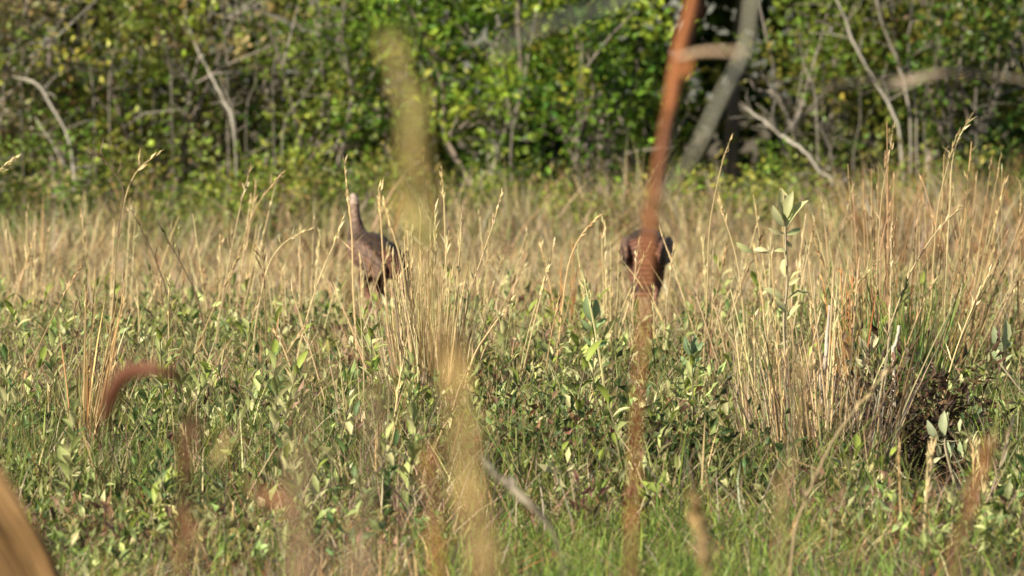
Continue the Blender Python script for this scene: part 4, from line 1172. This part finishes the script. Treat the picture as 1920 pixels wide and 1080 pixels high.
b = G(1700, 885)  # added mound: its dark brown leaves stand in for the tussock's shade
shrub('shade_mound', 'added dark brown brush mound standing in for shade beside the broad pale tussock', 'shade filler', None, b.x, b.y, 0.40, 0.50, 0.5, 60, 30, 0.06,
      [(0.085, 0.055, 0.032), (0.14, 0.09, 0.05), (0.05, 0.04, 0.022)], [4, 2, 3], seed=333, trunk=0.006, bark=(0.09, 0.06, 0.04), stems=9, spread=0.5, ratio=0.3, part='shade_leaves', mat=M_FORB)
b = G(1075, 935)
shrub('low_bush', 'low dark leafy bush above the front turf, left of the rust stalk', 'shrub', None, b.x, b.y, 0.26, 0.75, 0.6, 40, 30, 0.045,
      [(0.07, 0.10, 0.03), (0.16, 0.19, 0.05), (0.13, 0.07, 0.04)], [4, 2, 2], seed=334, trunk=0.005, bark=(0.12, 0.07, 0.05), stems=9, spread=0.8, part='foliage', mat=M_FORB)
b = G(1270, 930)
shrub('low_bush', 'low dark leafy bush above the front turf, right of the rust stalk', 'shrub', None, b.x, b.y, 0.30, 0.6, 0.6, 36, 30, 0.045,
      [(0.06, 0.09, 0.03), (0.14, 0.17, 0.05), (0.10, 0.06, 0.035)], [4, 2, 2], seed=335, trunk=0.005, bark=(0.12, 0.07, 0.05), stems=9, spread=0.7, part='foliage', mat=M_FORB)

# dead sticks standing among the grass
branch('dead_stick', 'thick bleached dead stick upright in the right tussock', 'stick', [(1556, 572, 20.3), (1554, 620, 20.3), (1546, 680, 20.2), (1540, 720, 20.2)], [0.007, 0.010, 0.011, 0.011], (0.36, 0.31, 0.25), seed=20)
branch('dead_stick', 'short bleached dead stick beside the green rushes', 'stick', [(1686, 610, 20.0), (1681, 640, 20.0), (1676, 685, 20.0)], [0.009, 0.010, 0.010], (0.40, 0.35, 0.28), seed=21)
branch('dead_stick', 'reddish twig arching out of the dark hollow', 'stick', [(1400 + 260, 905, 17.2), (1650, 920, 17.1), (1620, 955, 17.0), (1592, 975, 16.9)], [0.006, 0.008, 0.008, 0.008], (0.40, 0.22, 0.13), seed=23, twigs=2)

# ------------------------------------------------------------------ stalks close to the camera, far out of focus
def near_stalk(label, pts, rpx, col, col2=None, name='dead_stalk', plume=None, leaves=None, group='dead stalks close to the camera', seed=0, cat='stalk'):
    """pts: (px, py, d) top to bottom; rpx: radius in photo pixels at each"""
    rng = np.random.default_rng(seed + 2500)
    W = [P(*p) for p in pts]
    rad = [r * p[2] / FPX for r, p in zip(rpx, pts)]
    foot = Vector((W[-1].x + 0.02, W[-1].y, float(ground_z(W[-1].x, W[-1].y)) - 0.03))
    base = foot.copy()
    path = smooth_path([w - base for w in W] + [Vector((0, 0, 0))], 4)
    rr = interp(rad + [rad[-1]], len(path))
    mb = MB(); add_tube(mb, path, rr, np.array(col), 8, np.array(col if col2 is None else col2))
    root = empty(name, base, 0, label, cat, group)
    mb.build('stem', M_STALK, root, smooth=True)
    # nodes and dry sheaths
    sh = MB(); m = 10
    ix = rng.integers(2, len(path) - 2, m)
    add_leaves(sh, [tuple(path[i]) for i in ix], np.array([tuple((path[max(0, i - 1)] - path[i]).normalized()) for i in ix]) + rng.normal(0, 0.12, (m, 3)),
               rng.uniform(0.05, 0.12, m), np.array([rr[i] for i in ix]) * 2.2, vary(col, m, 0.2, 0.05, rng), rng=rng)
    sh.build('sheath', M_STALK, root)['kind'] = 'stuff'
    if plume:
        i0, i1, n, spread, pc = plume
        pb = MB()
        t = rng.uniform(i0, i1, n) * (len(path) - 1.01)
        pp = np.array([tuple(path[int(q)].lerp(path[int(q) + 1], q % 1)) for q in t]) + rng.normal(0, spread, (n, 3))
        dirs = np.array([tuple((path[int(q)] - path[int(q) + 1]).normalized()) for q in t]) + rng.normal(0, 0.16, (n, 3))
        add_leaves(pb, pp, dirs, rng.uniform(0.04, 0.09, n), rng.uniform(0.004, 0.008, n), vary(pc, n, 0.18, 0.06, rng), rng=rng)
        pb.build('plume', M_STALK, root)['kind'] = 'stuff'
    for (nm, lp, lr, lc) in (leaves or []):
        lw = [P(*p) - base for p in lp]
        lb = MB(); q = smooth_path(lw, 4)
        add_tube(lb, q, interp([r * p[2] / FPX for r, p in zip(lr, lp)], len(q)), np.array(lc), 7)
        lb.build(nm, M_STALK, root, smooth=True)
    return root

RST = (0.27, 0.10, 0.036); OCH = (0.30, 0.20, 0.075); BRN = (0.15, 0.07, 0.035)
near_stalk('tall rust orange stalk in blur crossing in front of the right bird, grey side shoot',
           [(1316, -130, 7.8), (1300, 0, 7.7), (1275, 100, 7.6), (1252, 230, 7.4), (1232, 345, 6.6), (1218, 450, 6.3), (1207, 600, 6.2), (1194, 800, 6.1), (1186, 1000, 6.0), (1184, 1200, 6.0)],
           [11, 11, 14, 12, 11, 8, 4.5, 5.5, 5, 5], RST, (0.26, 0.105, 0.04), seed=1,
           leaves=[('side_shoot', [(1418, -90, 6.3), (1408, 20, 6.3), (1396, 95, 6.3), (1348, 190, 6.2), (1302, 290, 6.2), (1262, 340, 6.4), (1226, 390, 6.5)], [7, 7, 7, 6, 6, 4, 3], (0.34, 0.33, 0.25)),
                   ('cross_twig', [(1272, 108, 7.5), (1320, 97, 7.2), (1392, 97, 6.4)], [5, 5, 4], (0.50, 0.36, 0.24)),
                   ('drooping_shoot', [(1312, -130, 7.7), (1230, -40, 6.8), (1150, 8, 6.0), (1060, 35, 5.4), (985, 62, 5.0), (930, 105, 4.9)], [5, 6, 7, 7, 6, 3], (0.48, 0.44, 0.33))])
near_stalk('tall blurred tan grass plume left of centre',
           [(732, 70, 4.2), (752, 140, 4.1), (775, 280, 4.0), (787, 400, 3.9), (808, 540, 3.8), (845, 700, 3.7), (882, 880, 3.6), (908, 1080, 3.5), (915, 1300, 3.5)],
           [1, 4, 8, 8, 7, 9, 16, 20, 20], (0.36, 0.265, 0.10), (0.25, 0.145, 0.06), plume=(0.06, 0.40, 34, 0.007, (0.44, 0.35, 0.12)), seed=2, name='grass_plume')
qr = np.random.default_rng(9)
near_stalk('bundle of blurred tan dry grass leaning across the bottom left corner',
           [(-230, 560, 7.6), (-120, 740, 7.6), (-30, 890, 7.5), (50, 1030, 7.5), (130, 1200, 7.5)], [8, 12, 14, 14, 14], (0.27, 0.16, 0.065), (0.24, 0.13, 0.05), seed=3,
           leaves=[('dry_blade', [(-250 + o + qr.normal(0, 14), 600, 7.6 + e), (-110 + o + qr.normal(0, 10), 800, 7.55 + e), (0 + o, 960, 7.5 + e), (75 + o * 0.9, 1090, 7.5 + e), (190 + o * 0.4, 1420, 7.5 + e), (240, 1840, 7.5)],
                    [2, 5, 7, 8, 8, 6], (0.27 * f, 0.16 * f, 0.065 * f)) for o, e, f in [(-62, 0.05, 1.0), (-48, -0.08, 0.8), (-36, 0.1, 1.15), (-24, -0.05, 0.9), (-12, 0.12, 0.75), (2, -0.1, 1.1), (14, 0.04, 0.95), (26, -0.06, 1.2), (36, 0.08, 0.85), (46, 0.0, 0.7), (-76, 0.02, 0.9), (-90, 0.06, 0.8)]])
near_stalk('blurred dead stalk with a rust brown leaf folded over at left',
           [(203, 765, 7.4), (196, 820, 7.4), (188, 950, 7.3), (182, 1150, 7.3)], [2.5, 1.5, 1.5, 1.5], BRN, seed=4,
           leaves=[('folded_leaf', [(196, 792, 7.4), (212, 738, 7.35), (240, 700, 7.3), (285, 692, 7.2), (346, 708, 7.2)], [8, 17, 18, 14, 7], (0.125, 0.05, 0.027))])
near_stalk('dark rust stem in blur standing at lower left with a broken top leaf',
           [(362, 790, 6.2), (352, 850, 6.1), (350, 950, 6.0), (344, 1100, 6.0)], [10, 10, 10, 9], (0.17, 0.08, 0.035), seed=5,
           leaves=[('broken_leaf', [(358, 812, 6.1), (400, 815, 6.1), (430, 830, 6.1)], [4, 4, 2], (0.16, 0.10, 0.04)), ('pale_leaf', [(398, 885, 6.1), (418, 845, 6.1), (440, 808, 6.1)], [3, 6, 3], (0.42, 0.30, 0.13))])
near_stalk('grey brown blurred stem rising from the bottom left of centre', [(545, 560, 4.2), (560, 700, 4.1), (572, 850, 4.0), (566, 1000, 3.9), (560, 1200, 3.9)], [1, 2, 4, 8, 10], (0.26, 0.18, 0.10), seed=6)
near_stalk('brown blurred stem at the bottom, left of the tan stalk', [(706, 700, 4.4), (702, 850, 4.2), (686, 980, 4.1), (676, 1200, 4.0)], [1, 3, 6, 10], (0.26, 0.17, 0.10), seed=7)
near_stalk('thin rust stem just left of the blurred tan stalk', [(806, 820, 5.5), (816, 930, 5.4), (822, 1080, 5.3), (826, 1250, 5.3)], [1, 3, 5, 5], (0.34, 0.15, 0.05), seed=8)
near_stalk('blurred rust leaf and stem under the left meadow', [(462, 905, 5.8), (500, 935, 5.7), (545, 962, 5.6), (560, 1120, 5.6)], [4, 8, 5, 1.5], (0.18, 0.08, 0.04), seed=9)
near_stalk('dull blurred stem in front of the broad pale tussock', [(1500, 690, 6.3), (1496, 780, 6.2), (1480, 900, 6.0), (1462, 1100, 5.9)], [1, 2.5, 3.5, 3.5], (0.28, 0.19, 0.09), seed=10)
near_stalk('soft rust stem leaning right at the lower right', [(1860, 830, 7), (1835, 900, 6.9), (1805, 1000, 6.8), (1790, 1150, 6.7)], [2, 5, 6, 4], (0.22, 0.11, 0.045), plume=(0.0, 0.5, 30, 0.008, (0.34, 0.17, 0.07)), seed=11)
near_stalk('small soft tan seed plume at the bottom right of centre', [(1306, 950, 9.0), (1318, 1000, 9.0), (1326, 1060, 8.9), (1332, 1200, 8.9)], [2, 4, 4, 3], (0.28, 0.19, 0.09), plume=(0.0, 0.6, 40, 0.008, (0.30, 0.20, 0.09)), seed=12)
near_stalk('pale dead blade arching level across the right bushes from beyond the frame',
           [(1490, 172, 7.4), (1560, 160, 7.5), (1690, 150, 7.6), (1775, 138, 7.6), (1850, 142, 7.7), (1960, 170, 7.7), (2060, 320, 7.7), (2090, 1250, 7.7)], [1, 3, 5, 7, 4, 3, 4, 5], (0.27, 0.22, 0.16), seed=14)
near_stalk('broken pale grey stalk slanting in blur at lower centre', [(925, 888, 11.0), (950, 905, 11.0), (985, 938, 10.9), (1022, 975, 10.9), (1050, 1040, 10.9), (1066, 1200, 10.9)], [3, 6, 8, 5, 1.2, 1.2], (0.21, 0.18, 0.13), seed=15)
